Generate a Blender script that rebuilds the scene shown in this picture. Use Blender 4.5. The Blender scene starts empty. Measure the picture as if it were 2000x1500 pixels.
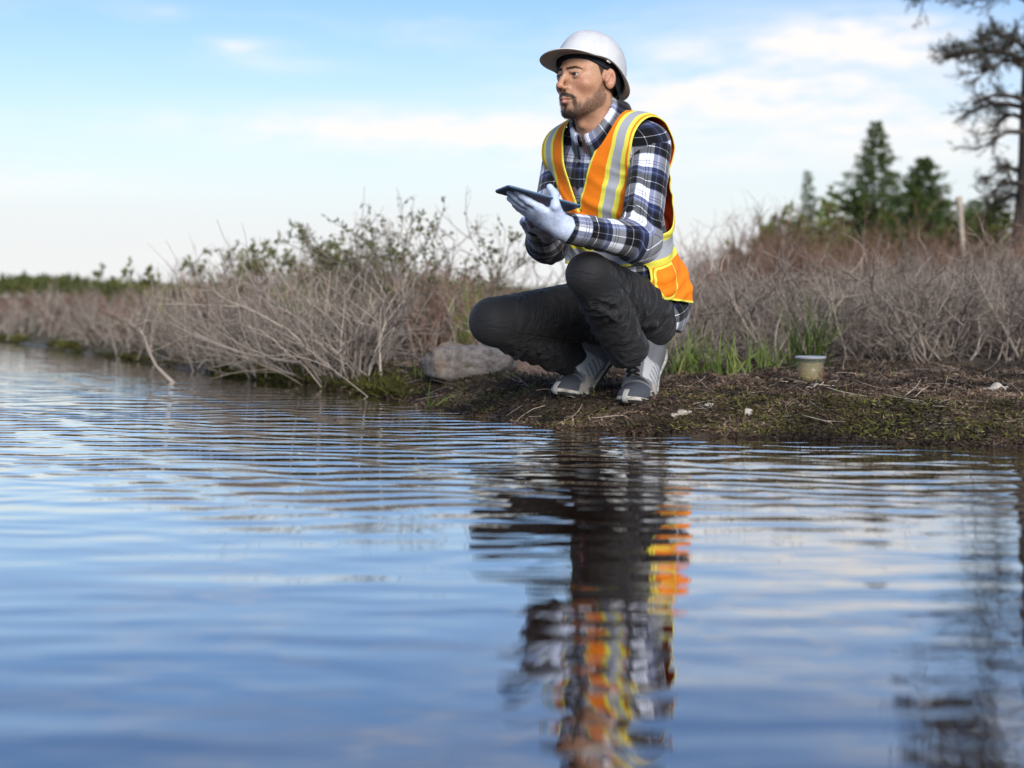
import bpy, math, random
import numpy as np
from mathutils import Vector, Matrix

# ------------------------------------------------------------------ camera, sky, sun, exposure
scene = bpy.context.scene
COL = scene.collection
F = 2778.0          # focal length in photo pixels (50 mm on a 36 mm sensor, 2000 px wide)
H = 0.376           # lens height above the water
HZ = 580.0          # photo row of the horizon

cam_d = bpy.data.cameras.new('camera')
cam = bpy.data.objects.new('camera', cam_d); COL.objects.link(cam)
cam.location = (0, 0, H)
cam.rotation_euler = (math.radians(90), 0, 0)
cam_d.sensor_width = 36.0
cam_d.lens = 50.0
cam_d.shift_y = -(750.0 - HZ) / 2000.0
cam_d.clip_start = 0.05
cam_d.clip_end = 2000.0
cam_d.dof.use_dof = True
cam_d.dof.focus_distance = 4.02
cam_d.dof.aperture_fstop = 2.5
scene.camera = cam

SUN_EL = math.radians(29)
SUN_AZ = math.radians(165)      # compass direction the light comes from: 0 = away from camera (+Y), 90 = right (+X)
world = bpy.data.worlds.new('World'); scene.world = world
world.use_nodes = True
wn, wl = world.node_tree.nodes, world.node_tree.links
wn.clear()

def nmath(nodes, links, op, a, b=None, c=None, clamp=False):
    n = nodes.new('ShaderNodeMath'); n.operation = op; n.use_clamp = clamp
    for i, v in enumerate((a, b, c)):
        if v is None: continue
        if isinstance(v, (int, float)): n.inputs[i].default_value = v
        else: links.new(v, n.inputs[i])
    return n.outputs[0]

def build_sky():
    M = lambda *a, **k: nmath(wn, wl, *a, **k)
    out = wn.new('ShaderNodeOutputWorld')
    bg = wn.new('ShaderNodeBackground'); bg.inputs['Strength'].default_value = 0.085
    wl.new(bg.outputs[0], out.inputs[0])
    sky = wn.new('ShaderNodeTexSky'); sky.sky_type = 'NISHITA'; sky.sun_disc = False
    sky.sun_elevation = SUN_EL; sky.sun_rotation = SUN_AZ
    sky.air_density = 1.0; sky.dust_density = 0.6; sky.ozone_density = 1.6
    tc = wn.new('ShaderNodeTexCoord')
    sep = wn.new('ShaderNodeSeparateXYZ'); wl.new(tc.outputs['Generated'], sep.inputs[0])
    x, y, z = sep.outputs
    az = M('ARCTAN2', x, y)
    el = M('ARCSINE', z)
    # wispy cloud sheet over the whole dome
    comb = wn.new('ShaderNodeCombineXYZ')
    wl.new(M('MULTIPLY', az, 5.0), comb.inputs[0]); wl.new(M('MULTIPLY', el, 26.0), comb.inputs[1])
    comb.inputs[2].default_value = 3.3
    no = wn.new('ShaderNodeTexNoise'); no.inputs['Scale'].default_value = 1.0
    no.inputs['Detail'].default_value = 7.0; no.inputs['Roughness'].default_value = 0.58
    no.inputs['Distortion'].default_value = 0.35
    wl.new(comb.outputs[0], no.inputs['Vector'])
    comb2 = wn.new('ShaderNodeCombineXYZ')
    wl.new(M('MULTIPLY', az, 22.0), comb2.inputs[0]); wl.new(M('MULTIPLY', el, 85.0), comb2.inputs[1])
    no2 = wn.new('ShaderNodeTexNoise'); no2.inputs['Scale'].default_value = 1.0
    no2.inputs['Detail'].default_value = 6.0; no2.inputs['Roughness'].default_value = 0.6
    wl.new(comb2.outputs[0], no2.inputs['Vector'])
    n1, n2 = no.outputs[0], no2.outputs[0]
    gen = M('MULTIPLY', M('SUBTRACT', n1, 0.52), 1.5, clamp=True)
    # single streaks where they hang in the sky: azimuth, elevation, half widths, strength
    tot = gen
    for a0, e0, wa, we, s in ((-0.08, 0.1165, 0.15, 0.0135, 1.5), (0.02, 0.114, 0.07, 0.010, 1.0), (0.155, 0.139, 0.12, 0.016, 1.7),
                              (0.235, 0.178, 0.075, 0.014, 1.4), (0.15, 0.170, 0.08, 0.010, 0.9), (0.27, 0.160, 0.07, 0.009, 1.0), (-0.193, 0.171, 0.02, 0.006, 1.0),
                              (0.27, 0.112, 0.13, 0.022, 1.1), (-0.35, 0.074, 0.09, 0.010, 0.7), (0.10, 0.095, 0.12, 0.010, 0.7), (-0.16, 0.160, 0.05, 0.006, 0.35), (0.17, 0.235, 0.12, 0.014, 0.9), (0.05, 0.262, 0.10, 0.010, 0.6), (-0.22, 0.225, 0.12, 0.010, 0.5), (0.30, 0.285, 0.12, 0.014, 0.8), (-0.05, 0.31, 0.14, 0.012, 0.6),
                              (-0.24, 0.193, 0.012, 0.003, 0.35)):
        da = M('DIVIDE', M('SUBTRACT', az, a0), wa); de = M('DIVIDE', M('SUBTRACT', el, e0), we)
        g = M('POWER', 2.718, M('MULTIPLY', M('ADD', M('MULTIPLY', da, da), M('MULTIPLY', de, de)), -1.0))
        g = M('MULTIPLY', g, M('MULTIPLY', M('ADD', M('MULTIPLY', M('SUBTRACT', n2, 0.5), 2.6), 0.72), s))
        tot = M('ADD', tot, M('MAXIMUM', g, 0.0))
    tot = M('MULTIPLY', tot, 0.85, clamp=True)
    # whitish veil towards the horizon
    veil = M('POWER', 2.718, M('MULTIPLY', M('MULTIPLY', M('MAXIMUM', el, 0.0), M('MAXIMUM', el, 0.0)), -62.0))
    veil = M('ADD', 0.10, M('MULTIPLY', veil, M('ADD', 0.72, M('MULTIPLY', n1, 0.36))), clamp=True)
    low = M('POWER', 2.718, M('MULTIPLY', M('MULTIPLY', M('MAXIMUM', el, 0.0), M('MAXIMUM', el, 0.0)), -170.0))
    low = M('MULTIPLY', low, M('ADD', 0.55, M('MULTIPLY', n1, 0.55)), clamp=True)
    hs = wn.new('ShaderNodeHueSaturation'); hs.inputs['Saturation'].default_value = 1.34; hs.inputs['Value'].default_value = 1.02; hs.inputs['Hue'].default_value = 0.511
    wl.new(sky.outputs[0], hs.inputs['Color'])
    mx1 = wn.new('ShaderNodeMix'); mx1.data_type = 'RGBA'
    wl.new(veil, mx1.inputs[0]); wl.new(hs.outputs[0], mx1.inputs[6]); mx1.inputs[7].default_value = (4.75, 5.1, 5.5, 1)
    mx3 = wn.new('ShaderNodeMix'); mx3.data_type = 'RGBA'
    wl.new(low, mx3.inputs[0]); wl.new(mx1.outputs[2], mx3.inputs[6]); mx3.inputs[7].default_value = (5.7, 5.68, 5.6, 1)
    mx2 = wn.new('ShaderNodeMix'); mx2.data_type = 'RGBA'
    wl.new(tot, mx2.inputs[0]); wl.new(mx3.outputs[2], mx2.inputs[6]); mx2.inputs[7].default_value = (6.2, 6.05, 5.95, 1)
    wl.new(mx2.outputs[2], bg.inputs['Color'])
build_sky()

sun_d = bpy.data.lights.new('sun', 'SUN'); sun_d.energy = 2.1; sun_d.angle = math.radians(32); sun_d.color = (1.0, 0.965, 0.91)
sun = bpy.data.objects.new('sun', sun_d); COL.objects.link(sun)
to_sun = Vector((math.sin(SUN_AZ) * math.cos(SUN_EL), math.cos(SUN_AZ) * math.cos(SUN_EL), math.sin(SUN_EL)))
sun.rotation_euler = to_sun.to_track_quat('Z', 'Y').to_euler()

scene.view_settings.view_transform = 'Standard'
scene.view_settings.look = 'None'
scene.view_settings.exposure = 0.95
scene.view_settings.gamma = 1.0
scene.view_settings.use_curve_mapping = False
scene.render.engine = 'CYCLES'
scene.cycles.max_bounces = 8
scene.cycles.transparent_max_bounces = 16
scene.cycles.caustics_reflective = False
scene.cycles.caustics_refractive = False
scene.cycles.use_denoising = True

# ------------------------------------------------------------------ helpers
rng = np.random.default_rng(7)
random.seed(7)

def P(px, py, d):
    """world point seen at photo pixel (px, py) at depth d"""
    return np.array([(px - 1000.0) / F * d, d, H - (py - HZ) / F * d])

def on_water(px, py):
    d = F * H / (py - HZ)
    return np.array([(px - 1000.0) / F * d, d])

def tag(o, label=None, cat=None, group=None, kind=None):
    if label: o['label'] = label
    if cat: o['category'] = cat
    if group: o['group'] = group
    if kind: o['kind'] = kind
    return o

def mesh_np(name, V, faces, smooth=True, attrs=None):
    """faces: (n,3) or (n,4) int array, or a list of such arrays"""
    me = bpy.data.meshes.new(name)
    if not isinstance(faces, list): faces = [faces]
    faces = [np.asarray(f, np.int32) for f in faces if len(f)]
    V = np.asarray(V, np.float32)
    me.vertices.add(len(V)); me.vertices.foreach_set('co', V.ravel())
    loops = np.concatenate([f.ravel() for f in faces])
    tot = np.concatenate([np.full(len(f), f.shape[1], np.int32) for f in faces])
    start = np.concatenate([[0], np.cumsum(tot)[:-1]]).astype(np.int32)
    me.loops.add(len(loops)); me.loops.foreach_set('vertex_index', loops)
    me.polygons.add(len(tot)); me.polygons.foreach_set('loop_start', start); me.polygons.foreach_set('loop_total', tot)
    me.polygons.foreach_set('use_smooth', np.full(len(tot), bool(smooth)))
    me.update(calc_edges=True)
    me.validate()
    for k, a in (attrs or {}).items():
        a = np.asarray(a, np.float32)
        if a.ndim == 1:
            at = me.attributes.new(k, 'FLOAT', 'POINT'); at.data.foreach_set('value', a)
        else:
            at = me.attributes.new(k, 'FLOAT_VECTOR', 'POINT'); at.data.foreach_set('vector', a.ravel())
    return me

def add(name, me, mat=None, parent=None, **kw):
    o = bpy.data.objects.new(name, me); COL.objects.link(o)
    if mat is not None:
        for m in (mat if isinstance(mat, (list, tuple)) else [mat]): me.materials.append(m)
    if parent is not None:
        o.parent = parent
        wp = Matrix.Identity(4); q = parent
        while q is not None:
            wp = Matrix.Translation(q.location) @ wp if q.parent is None else wp
            q = q.parent
        # children carry world coordinates; only top-level empties are moved
        if parent.parent is None and parent.type == 'EMPTY':
            o.matrix_parent_inverse = Matrix.Translation(-parent.location)
    tag(o, **kw)
    return o

def empty(name, loc, **kw):
    o = bpy.data.objects.new(name, None); COL.objects.link(o)
    o.location = loc; o.empty_display_size = 0.05
    return tag(o, **kw)

class Mat:
    """thin wrapper to write node materials in few lines"""
    def __init__(s, name, rough=0.7, base=(0.5, 0.5, 0.5), spec=0.3):
        s.m = bpy.data.materials.new(name); s.m.use_nodes = True
        s.n, s.l = s.m.node_tree.nodes, s.m.node_tree.links
        s.b = s.n['Principled BSDF']; s.out = s.n['Material Output']
        s.b.inputs['Roughness'].default_value = rough
        s.b.inputs['Base Color'].default_value = (*base, 1)
        s.b.inputs['Specular IOR Level'].default_value = spec
    def set(s, k, v):
        if hasattr(v, 'is_output'): s.l.new(v, s.b.inputs[k])
        else: s.b.inputs[k].default_value = v
        return s
    def math(s, op, a, b=None, c=None, clamp=False): return nmath(s.n, s.l, op, a, b, c, clamp)
    def attr(s, name, vec=False):
        a = s.n.new('ShaderNodeAttribute'); a.attribute_name = name
        return a.outputs['Vector'] if vec else a.outputs['Fac']
    def coord(s, kind='Object'):
        return s.n.new('ShaderNodeTexCoord').outputs[kind]
    def pos(s): return s.n.new('ShaderNodeNewGeometry').outputs['Position']
    def mapping(s, v, scale=(1, 1, 1), rot=(0, 0, 0), loc=(0, 0, 0)):
        m = s.n.new('ShaderNodeMapping'); s.l.new(v, m.inputs[0])
        m.inputs['Scale'].default_value = scale; m.inputs['Rotation'].default_value = rot; m.inputs['Location'].default_value = loc
        return m.outputs[0]
    def noise(s, v=None, scale=5, detail=4, rough=0.5, dist=0, col=False):
        t = s.n.new('ShaderNodeTexNoise')
        if v is not None: s.l.new(v, t.inputs['Vector'])
        t.inputs['Scale'].default_value = scale; t.inputs['Detail'].default_value = detail
        t.inputs['Roughness'].default_value = rough; t.inputs['Distortion'].default_value = dist
        return t.outputs[1 if col else 0]
    def ramp(s, f, stops, const=False):
        r = s.n.new('ShaderNodeValToRGB'); s.l.new(f, r.inputs[0])
        e = r.color_ramp.elements
        if const: r.color_ramp.interpolation = 'CONSTANT'
        while len(e) < len(stops): e.new(0.5)
        for i, (p, c) in enumerate(stops):
            e[i].position = p; e[i].color = (*c, 1) if len(c) == 3 else c
        return r.outputs[0]
    def mix(s, f, a, b, mode='MIX'):
        m = s.n.new('ShaderNodeMix'); m.data_type = 'RGBA'; m.blend_type = mode
        for i, v in ((0, f), (6, a), (7, b)):
            if hasattr(v, 'is_output'): s.l.new(v, m.inputs[i])
            elif i == 0: m.inputs[0].default_value = v
            else: m.inputs[i].default_value = (*v, 1)
        return m.outputs[2]
    def bump(s, h, strength=0.3, dist=0.01, prev=None):
        b = s.n.new('ShaderNodeBump'); s.l.new(h, b.inputs['Height'])
        b.inputs['Strength'].default_value = strength; b.inputs['Distance'].default_value = dist
        if prev is not None: s.l.new(prev, b.inputs['Normal'])
        s.l.new(b.outputs[0], s.b.inputs['Normal'])
        return b.outputs[0]

# value noise in numpy
def _hash(i, j, k, seed):
    n = (i.astype(np.int64) * 374761393 + j.astype(np.int64) * 668265263 + k.astype(np.int64) * 2147483647 + seed * 974634777) & 0xffffffff
    n = ((n ^ (n >> 13)) * 1274126177) & 0xffffffff
    n = n ^ (n >> 16)
    return (n & 0xffff) / 65535.0
def vnoise(p, seed=0):
    p = np.asarray(p, float)
    i = np.floor(p).astype(np.int64); f = p - i; f = f * f * (3 - 2 * f)
    r = 0
    for dx in (0, 1):
        wx = f[:, 0] if dx else 1 - f[:, 0]
        for dy in (0, 1):
            wy = f[:, 1] if dy else 1 - f[:, 1]
            for dz in (0, 1):
                wz = f[:, 2] if dz else 1 - f[:, 2]
                r = r + wx * wy * wz * _hash(i[:, 0] + dx, i[:, 1] + dy, i[:, 2] + dz, seed)
    return r * 2 - 1
def fbm(p, oct=4, seed=0, gain=0.5):
    p = np.asarray(p, float); a, r = 1.0, 0
    for o in range(oct):
        r = r + a * vnoise(p * 2 ** o + o * 17.3, seed + o); a *= gain
    return r

def smoothstep(a, b, x):
    t = np.clip((x - a) / (b - a), 0, 1)
    return t * t * (3 - 2 * t)

# ------------------------------------------------------------------ shoreline, ground, water
SHORE_PX = [(-600, 632), (-200, 651), (0, 665), (100, 679), (200, 696), (290, 708), (350, 719), (430, 731), (500, 740), (600, 752), (700, 768), (760, 776), (810, 786),
            (850, 797), (880, 802), (930, 811), (1000, 824), (1050, 831), (1130, 838), (1250, 846), (1400, 852), (1550, 857), (1700, 863), (1850, 868), (2000, 874)]
SHORE = np.array([[-60.0, 60.0], [-25, 30]] + [list(on_water(*p)) for p in SHORE_PX] + [[2.0, 3.38], [3.5, 3.05], [8, 2.5], [60, -8]])

def shore_sd(X, Y):
    """signed distance to the shoreline, positive on land (beyond the line, away from the camera)"""
    X = np.asarray(X, float); Y = np.asarray(Y, float)
    best = np.full(X.shape, 1e9); sgn = np.ones(X.shape)
    for (ax, ay), (bx, by) in zip(SHORE[:-1], SHORE[1:]):
        dx, dy = bx - ax, by - ay; L = dx * dx + dy * dy
        t = np.clip(((X - ax) * dx + (Y - ay) * dy) / L, 0, 1)
        qx, qy = X - ax - t * dx, Y - ay - t * dy
        d = qx * qx + qy * qy
        s = dx * (Y - ay) - dy * (X - ax)
        m = d < best
        best = np.where(m, d, best); sgn = np.where(m, np.where(s > 0, 1.0, -1.0), sgn)
    return np.sqrt(best) * sgn

def ground_z(X, Y, detail=True):
    X = np.asarray(X, float); Y = np.asarray(Y, float)
    d = shore_sd(X, Y)
    q = np.stack([X, Y, 0 * X], -1).reshape(-1, 3)
    if detail:
        d = d + (0.035 * fbm(q * 6.0, 3, 5).reshape(X.shape)) * smoothstep(60, 10, Y)
    z = np.where(d < 0, np.maximum(d * 0.25, -0.6), 0.078 * smoothstep(-0.02, 0.26, d) + 0.015 * smoothstep(0.2, 1.2, d) + 0.09 * smoothstep(1.0, 6.0, d))
    z = z + 0.25 * smoothstep(15, 60, d)
    if detail:
        lump = 0.010 * fbm(q * 9.0, 4, 9).reshape(X.shape) + 0.005 * fbm(q * 40, 2, 3).reshape(X.shape)
        z = z + lump * smoothstep(-0.05, 0.2, d) * smoothstep(40, 8, Y)
    return z

def build_ground():
    # finer where the bank is near; one sheet to the horizon
    xs = np.concatenate([-np.geomspace(900, 7.5, 40), np.arange(-7, -1.0, 0.12), np.arange(-1.0, 2.3, 0.0165), np.arange(2.3, 7, 0.15), np.geomspace(7.5, 900, 40)])
    ys = np.concatenate([-np.geomspace(900, 3, 14), [-1, 0.5, 1.5, 2.2, 2.6], np.arange(3.0, 6.6, 0.0165), np.arange(6.6, 14, 0.1), np.geomspace(14.2, 900, 50)])
    X, Y = np.meshgrid(xs, ys)
    Z = ground_z(X, Y)
    nx, ny = len(xs), len(ys)
    V = np.stack([X, Y, Z], -1).reshape(-1, 3)
    i = np.arange(ny - 1)[:, None] * nx + np.arange(nx - 1)[None, :]
    Fc = np.stack([i, i + 1, i + nx + 1, i + nx], -1).reshape(-1, 4)
    m = Mat('bank_soil', rough=0.85, spec=0.25)
    p = m.pos()
    sepn = m.n.new('ShaderNodeSeparateXYZ'); m.l.new(p, sepn.inputs[0])
    n1 = m.noise(p, 9, 6, 0.6); n2 = m.noise(p, 60, 4, 0.6); n3 = m.noise(p, 2.2, 3)
    soil = m.ramp(n1, [(0.30, (0.022, 0.014, 0.010)), (0.5, (0.06, 0.041, 0.029)), (0.72, (0.13, 0.095, 0.068))])
    soil = m.mix(m.math('MULTIPLY', n2, 0.6), soil, (0.075, 0.058, 0.042))
    moss = m.ramp(n2, [(0.3, (0.020, 0.022, 0.006)), (0.7, (0.085, 0.085, 0.022))])
    mm = m.math('MULTIPLY', m.math('SUBTRACT', n3, 0.50, clamp=True), 5.0, clamp=True)
    base = m.mix(m.math('MULTIPLY', mm, 0.7), soil, moss)
    sand = m.ramp(m.noise(p, 25, 5, 0.6), [(0.3, (0.17, 0.115, 0.08)), (0.7, (0.30, 0.215, 0.155))])
    base = m.mix(m.attr('sand'), base, sand)
    base = m.mix(m.attr('far'), base, m.ramp(n3, [(0.3, (0.06, 0.055, 0.025)), (0.7, (0.12, 0.095, 0.06))]))
    m.set('Base Color', base)
    wet = m.math('SUBTRACT', 1.0, m.math('MULTIPLY', sepn.outputs[2], 28.0), clamp=True)
    m.set('Roughness', m.math('SUBTRACT', 0.9, m.math('MULTIPLY', wet, 0.62)))
    m.bump(m.math('ADD', n2, m.math('MULTIPLY', m.noise(p, 220, 3), 0.5)), 0.7, 0.012)
    sx, sy = P(1045, 725, 5.5)[:2]
    sand_a = smoothstep(1.0, 0.55, np.hypot((V[:, 0] - sx) / 0.26, (V[:, 1] - sy) / 0.38) + 0.25 * fbm(V * 7, 3, 21))
    far_a = smoothstep(6.3, 8.5, V[:, 1])
    add('ground', mesh_np('ground', V, Fc, attrs={'sand': sand_a, 'far': far_a}), m.m, label='dark soil bank and boggy ground along the water', kind='structure')

    # water: flat sheet, ripples in the surface normal
    xs = np.array([-900., -60, -12, -6, -3, -1, 0, 1, 3, 6, 12, 60, 900]); ys = np.array([-900., -30, -5, 0, 1, 2, 3, 4, 5, 6, 8, 12, 30, 120, 900])
    X, Y = np.meshgrid(xs, ys); nx, ny = len(xs), len(ys)
    V = np.stack([X, Y, 0 * X], -1).reshape(-1, 3)
    i = np.arange(ny - 1)[:, None] * nx + np.arange(nx - 1)[None, :]
    Fc = np.stack([i, i + 1, i + nx + 1, i + nx], -1).reshape(-1, 4)
    w = Mat('pond_water', rough=0.015, base=(0.024, 0.012, 0.005), spec=0.5)
    w.set('IOR', 1.6); w.set('Coat Weight', 1.0); w.set('Coat IOR', 2.0); w.set('Coat Roughness', 0.01)
    p = w.pos()
    warp = w.noise(w.mapping(p, (0.9, 1.6, 1)), 1.0, 2, col=True)
    vm = w.n.new('ShaderNodeVectorMath'); vm.operation = 'MULTIPLY_ADD'
    w.l.new(warp, vm.inputs[0]); vm.inputs[1].default_value = (0.7, 0.42, 0); w.l.new(p, vm.inputs[2])
    pw = vm.outputs[0]
    def wave(rot, scale, dist=0.6, dsc=1.2):
        t = w.n.new('ShaderNodeTexWave'); t.wave_type = 'BANDS'; t.bands_direction = 'Y'; t.wave_profile = 'SIN'
        w.l.new(w.mapping(pw, (1, 1, 1), (0, 0, math.radians(rot))), t.inputs[0])
        t.inputs['Scale'].default_value = scale; t.inputs['Distortion'].default_value = dist; t.inputs['Detail'].default_value = 2
        t.inputs['Detail Scale'].default_value = dsc
        return t.outputs['Fac']
    # wave texture: 2*pi/20/scale wavelength  -> scale 2.0 = 0.157 m
    sp = w.n.new('ShaderNodeSeparateXYZ'); w.l.new(p, sp.inputs[0])
    near = w.math('MULTIPLY', w.math('SUBTRACT', sp.outputs[1], 2.1), 0.55, clamp=True)      # ripples run stronger towards the bank
    h1 = wave(5, 3.0, 1.9, 1.8); h2 = wave(-16, 2.2, 1.8, 1.5); h3 = wave(24, 4.4, 1.6, 2.0)
    chop = w.noise(w.mapping(p, (2.8, 10.0, 1)), 1.0, 2, 0.5)
    swell = w.noise(w.mapping(p, (1.2, 3.2, 1), (0, 0, math.radians(-9))), 1.0, 2, 0.45)
    fine = w.noise(w.mapping(p, (9, 34.0, 1)), 1.0, 2, 0.5)
    mask = w.math('MULTIPLY', w.math('ADD', 0.15, w.math('MULTIPLY', w.noise(w.mapping(p, (0.55, 0.9, 1), loc=(3, 1, 0)), 1.2, 2), 2.4)), w.math('ADD', 0.14, near))
    hs = w.math('ADD', w.math('MULTIPLY', h1, 0.5), w.math('MULTIPLY', h2, 0.42))
    hs = w.math('ADD', hs, w.math('MULTIPLY', h3, 0.2))
    hs = w.math('MULTIPLY', hs, mask)
    hs = w.math('ADD', hs, w.math('MULTIPLY', chop, 1.1))
    hs = w.math('ADD', hs, w.math('MULTIPLY', swell, 1.25))
    hs = w.math('ADD', hs, w.math('MULTIPLY', w.math('MULTIPLY', fine, w.math('ADD', near, 0.10)), 0.28))
    far = w.math('SUBTRACT', 1.0, w.math('MULTIPLY', w.math('MULTIPLY', w.math('SUBTRACT', sp.outputs[1], 3.9), 0.30, clamp=True), 0.74))     # calmer in the lee of the far shore
    hs = w.math('MULTIPLY', hs, far)
    bn = w.bump(hs, 1.0, 0.0026)
    w.l.new(bn, w.b.inputs['Coat Normal'])
    add('water', mesh_np('water', V, Fc), w.m, label='calm blue rippled pond water reflecting the sky', kind='structure')
build_ground()
# ------------------------------------------------------------------ vegetation
class Tubes:
    """collects tapered polylines and turns them into one mesh of thin tubes"""
    def __init__(s): s.by = {}
    def add(s, pts, r0, r1, shade, sides=3):
        """pts (n,k,3); r0, r1, shade (n,)"""
        pts = np.asarray(pts, float); n, k, _ = pts.shape
        r0, r1, shade = (np.broadcast_to(np.asarray(v, float), (n,)) for v in (r0, r1, shade))
        s.by.setdefault((k, sides), []).append((pts, r0, r1, shade))
    def mesh(s, name):
        Vs, Fs, Sh, off = [], [], [], 0
        for (k, sd), L in s.by.items():
            pts = np.concatenate([a[0] for a in L]); r0 = np.concatenate([a[1] for a in L]); r1 = np.concatenate([a[2] for a in L]); sh = np.concatenate([a[3] for a in L])
            n = len(pts)
            t = np.gradient(pts, axis=1); t /= np.linalg.norm(t, axis=2, keepdims=True) + 1e-9
            ref = np.where(np.abs(t[..., 2:3]) > 0.9, np.array([1.0, 0, 0]), np.array([0, 0, 1.0]))
            u = np.cross(t, ref); u /= np.linalg.norm(u, axis=2, keepdims=True) + 1e-9
            v = np.cross(t, u)
            w = np.linspace(0, 1, k)
            r = r0[:, None] * (1 - w) + r1[:, None] * w
            ang = np.arange(sd) * 2 * np.pi / sd
            ring = pts[:, :, None, :] + r[:, :, None, None] * (np.cos(ang)[None, None, :, None] * u[:, :, None, :] + np.sin(ang)[None, None, :, None] * v[:, :, None, :])
            Vs.append(ring.reshape(-1, 3)); Sh.append(np.repeat(sh, k * sd))
            b = off + np.arange(n)[:, None, None] * (k * sd) + np.arange(k - 1)[None, :, None] * sd
            j = np.arange(sd)[None, None, :]; j2 = (j + 1) % sd
            Fs.append(np.stack([b + j, b + j2, b + sd + j2, b + sd + j], -1).reshape(-1, 4))
            off += n * k * sd
        return mesh_np(name, np.concatenate(Vs), Fs, attrs={'shade': np.concatenate(Sh)})

class Leaves:
    """collects pointed leaf blades (two triangles folded on the midrib)"""
    def __init__(s): s.P, s.D, s.L, s.W, s.S = [], [], [], [], []
    def add(s, p, d, l, w, shade):
        n = len(p); s.P.append(p); s.D.append(d); s.L.append(np.broadcast_to(l, (n,))); s.W.append(np.broadcast_to(w, (n,))); s.S.append(np.broadcast_to(shade, (n,)))
    def mesh(s, name):
        p = np.concatenate(s.P); d = np.concatenate(s.D); L = np.concatenate(s.L)[:, None]; W = np.concatenate(s.W)[:, None]; S = np.concatenate(s.S)
        d = d / (np.linalg.norm(d, axis=1, keepdims=True) + 1e-9)
        up = rng.normal(size=d.shape); u = np.cross(d, up); u /= np.linalg.norm(u, axis=1, keepdims=True) + 1e-9
        nn = np.cross(u, d)
        n = len(p)
        V = np.stack([p, p + d * L * 0.45 + u * W * 0.5 + nn * W * 0.15, p + d * L, p + d * L * 0.45 - u * W * 0.5 + nn * W * 0.15], 1).reshape(-1, 3)
        b = np.arange(n)[:, None] * 4
        Fc = np.concatenate([b + np.array([[0, 1, 2]]), b + np.array([[0, 2, 3]])])
        return mesh_np(name, V, Fc, smooth=False, attrs={'shade': np.repeat(S, 4)})

def shade_mat(name, stops, rough=0.8, spec=0.2, trans=0.0, grain=30):
    m = Mat(name, rough=rough, spec=spec)
    c = m.ramp(m.attr('shade'), stops)
    n = m.noise(m.pos(), grain, 3)
    c = m.mix(0.45, c, m.mix(1.0, c, m.ramp(n, [(0.3, (0.45, 0.45, 0.45)), (0.75, (1.5, 1.5, 1.5))]), 'MULTIPLY'))
    m.set('Base Color', c)
    if trans:
        tr = m.n.new('ShaderNodeBsdfTranslucent'); m.l.new(c, tr.inputs[0])
        ms = m.n.new('ShaderNodeMixShader'); ms.inputs[0].default_value = trans
        m.l.new(m.b.outputs[0], ms.inputs[1]); m.l.new(tr.outputs[0], ms.inputs[2]); m.l.new(ms.outputs[0], m.out.inputs[0])
    return m.m

TWIG = shade_mat('grey_twigs', [(0.0, (0.06, 0.045, 0.034)), (0.35, (0.168, 0.134, 0.110)), (0.7, (0.305, 0.255, 0.213)), (1.0, (0.46, 0.385, 0.31))])
REDTWIG = shade_mat('reddish_twigs', [(0.0, (0.07, 0.036, 0.024)), (0.5, (0.19, 0.108, 0.076)), (1.0, (0.32, 0.205, 0.145))])
LEAF = shade_mat('olive_leaves', [(0.0, (0.05, 0.062, 0.018)), (0.5, (0.125, 0.14, 0.034)), (1.0, (0.24, 0.235, 0.06))], 0.6, 0.3, 0.4)
GRASS = shade_mat('grass_blades', [(0.0, (0.05, 0.09, 0.018)), (0.5, (0.118, 0.175, 0.036)), (0.85, (0.20, 0.26, 0.06)), (1.0, (0.34, 0.28, 0.12))], 0.55, 0.3, 0.35)
BUSHLEAF = shade_mat('bush_leaves', [(0.0, (0.06, 0.09, 0.022)), (0.5, (0.15, 0.20, 0.045)), (1.0, (0.29, 0.31, 0.08))], 0.6, 0.3, 0.4)
NEEDLE = shade_mat('spruce_needles', [(0.0, (0.040, 0.068, 0.022)), (0.5, (0.105, 0.148, 0.045)), (1.0, (0.205, 0.245, 0.08))], 0.65, 0.25, 0.25)
DRYNEEDLE = shade_mat('dry_pine_needles', [(0.0, (0.030, 0.036, 0.018)), (0.5, (0.075, 0.072, 0.05)), (1.0, (0.15, 0.125, 0.105))], 0.75, 0.2, 0.25)
BARK = shade_mat('pine_bark', [(0.0, (0.03, 0.022, 0.018)), (0.5, (0.085, 0.066, 0.055)), (1.0, (0.17, 0.125, 0.10))], 0.9, 0.15, 0, 14)

def norm(v): return v / (np.linalg.norm(v, axis=-1, keepdims=True) + 1e-9)

def grow(base, dirs, length, k, curl, gravity, r=rng):
    """polylines (n,k,3) that start at base, head along dirs and wander"""
    n = len(base); d = norm(np.asarray(dirs, float)); p = np.asarray(base, float).copy()
    out = [p.copy()]; step = np.asarray(length, float)[:, None] / (k - 1)
    bend = r.normal(size=(n, 3)) * curl
    for i in range(k - 1):
        d = norm(d + bend / (k - 1) + r.normal(size=(n, 3)) * curl * 0.55 / math.sqrt(k) + np.array([0, 0, gravity]) / (k - 1))
        p = p + d * step; out.append(p.copy())
    return np.stack(out, 1)

def branch_from(lines, n, lo=0.25, hi=1.0, spread=0.9, r=rng):
    """pick n starting points along given polylines; returns positions, directions, parent index, parameter"""
    m, k, _ = lines.shape
    idx = r.integers(0, m, n); t = r.uniform(lo, hi, n) * (k - 1); i = np.minimum(t.astype(int), k - 2); f = (t - i)[:, None]
    a, b = lines[idx, i], lines[idx, i + 1]
    d = norm(b - a)
    return a + (b - a) * f, norm(d + norm(r.normal(size=(n, 3))) * spread), idx, t / (k - 1)

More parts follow.
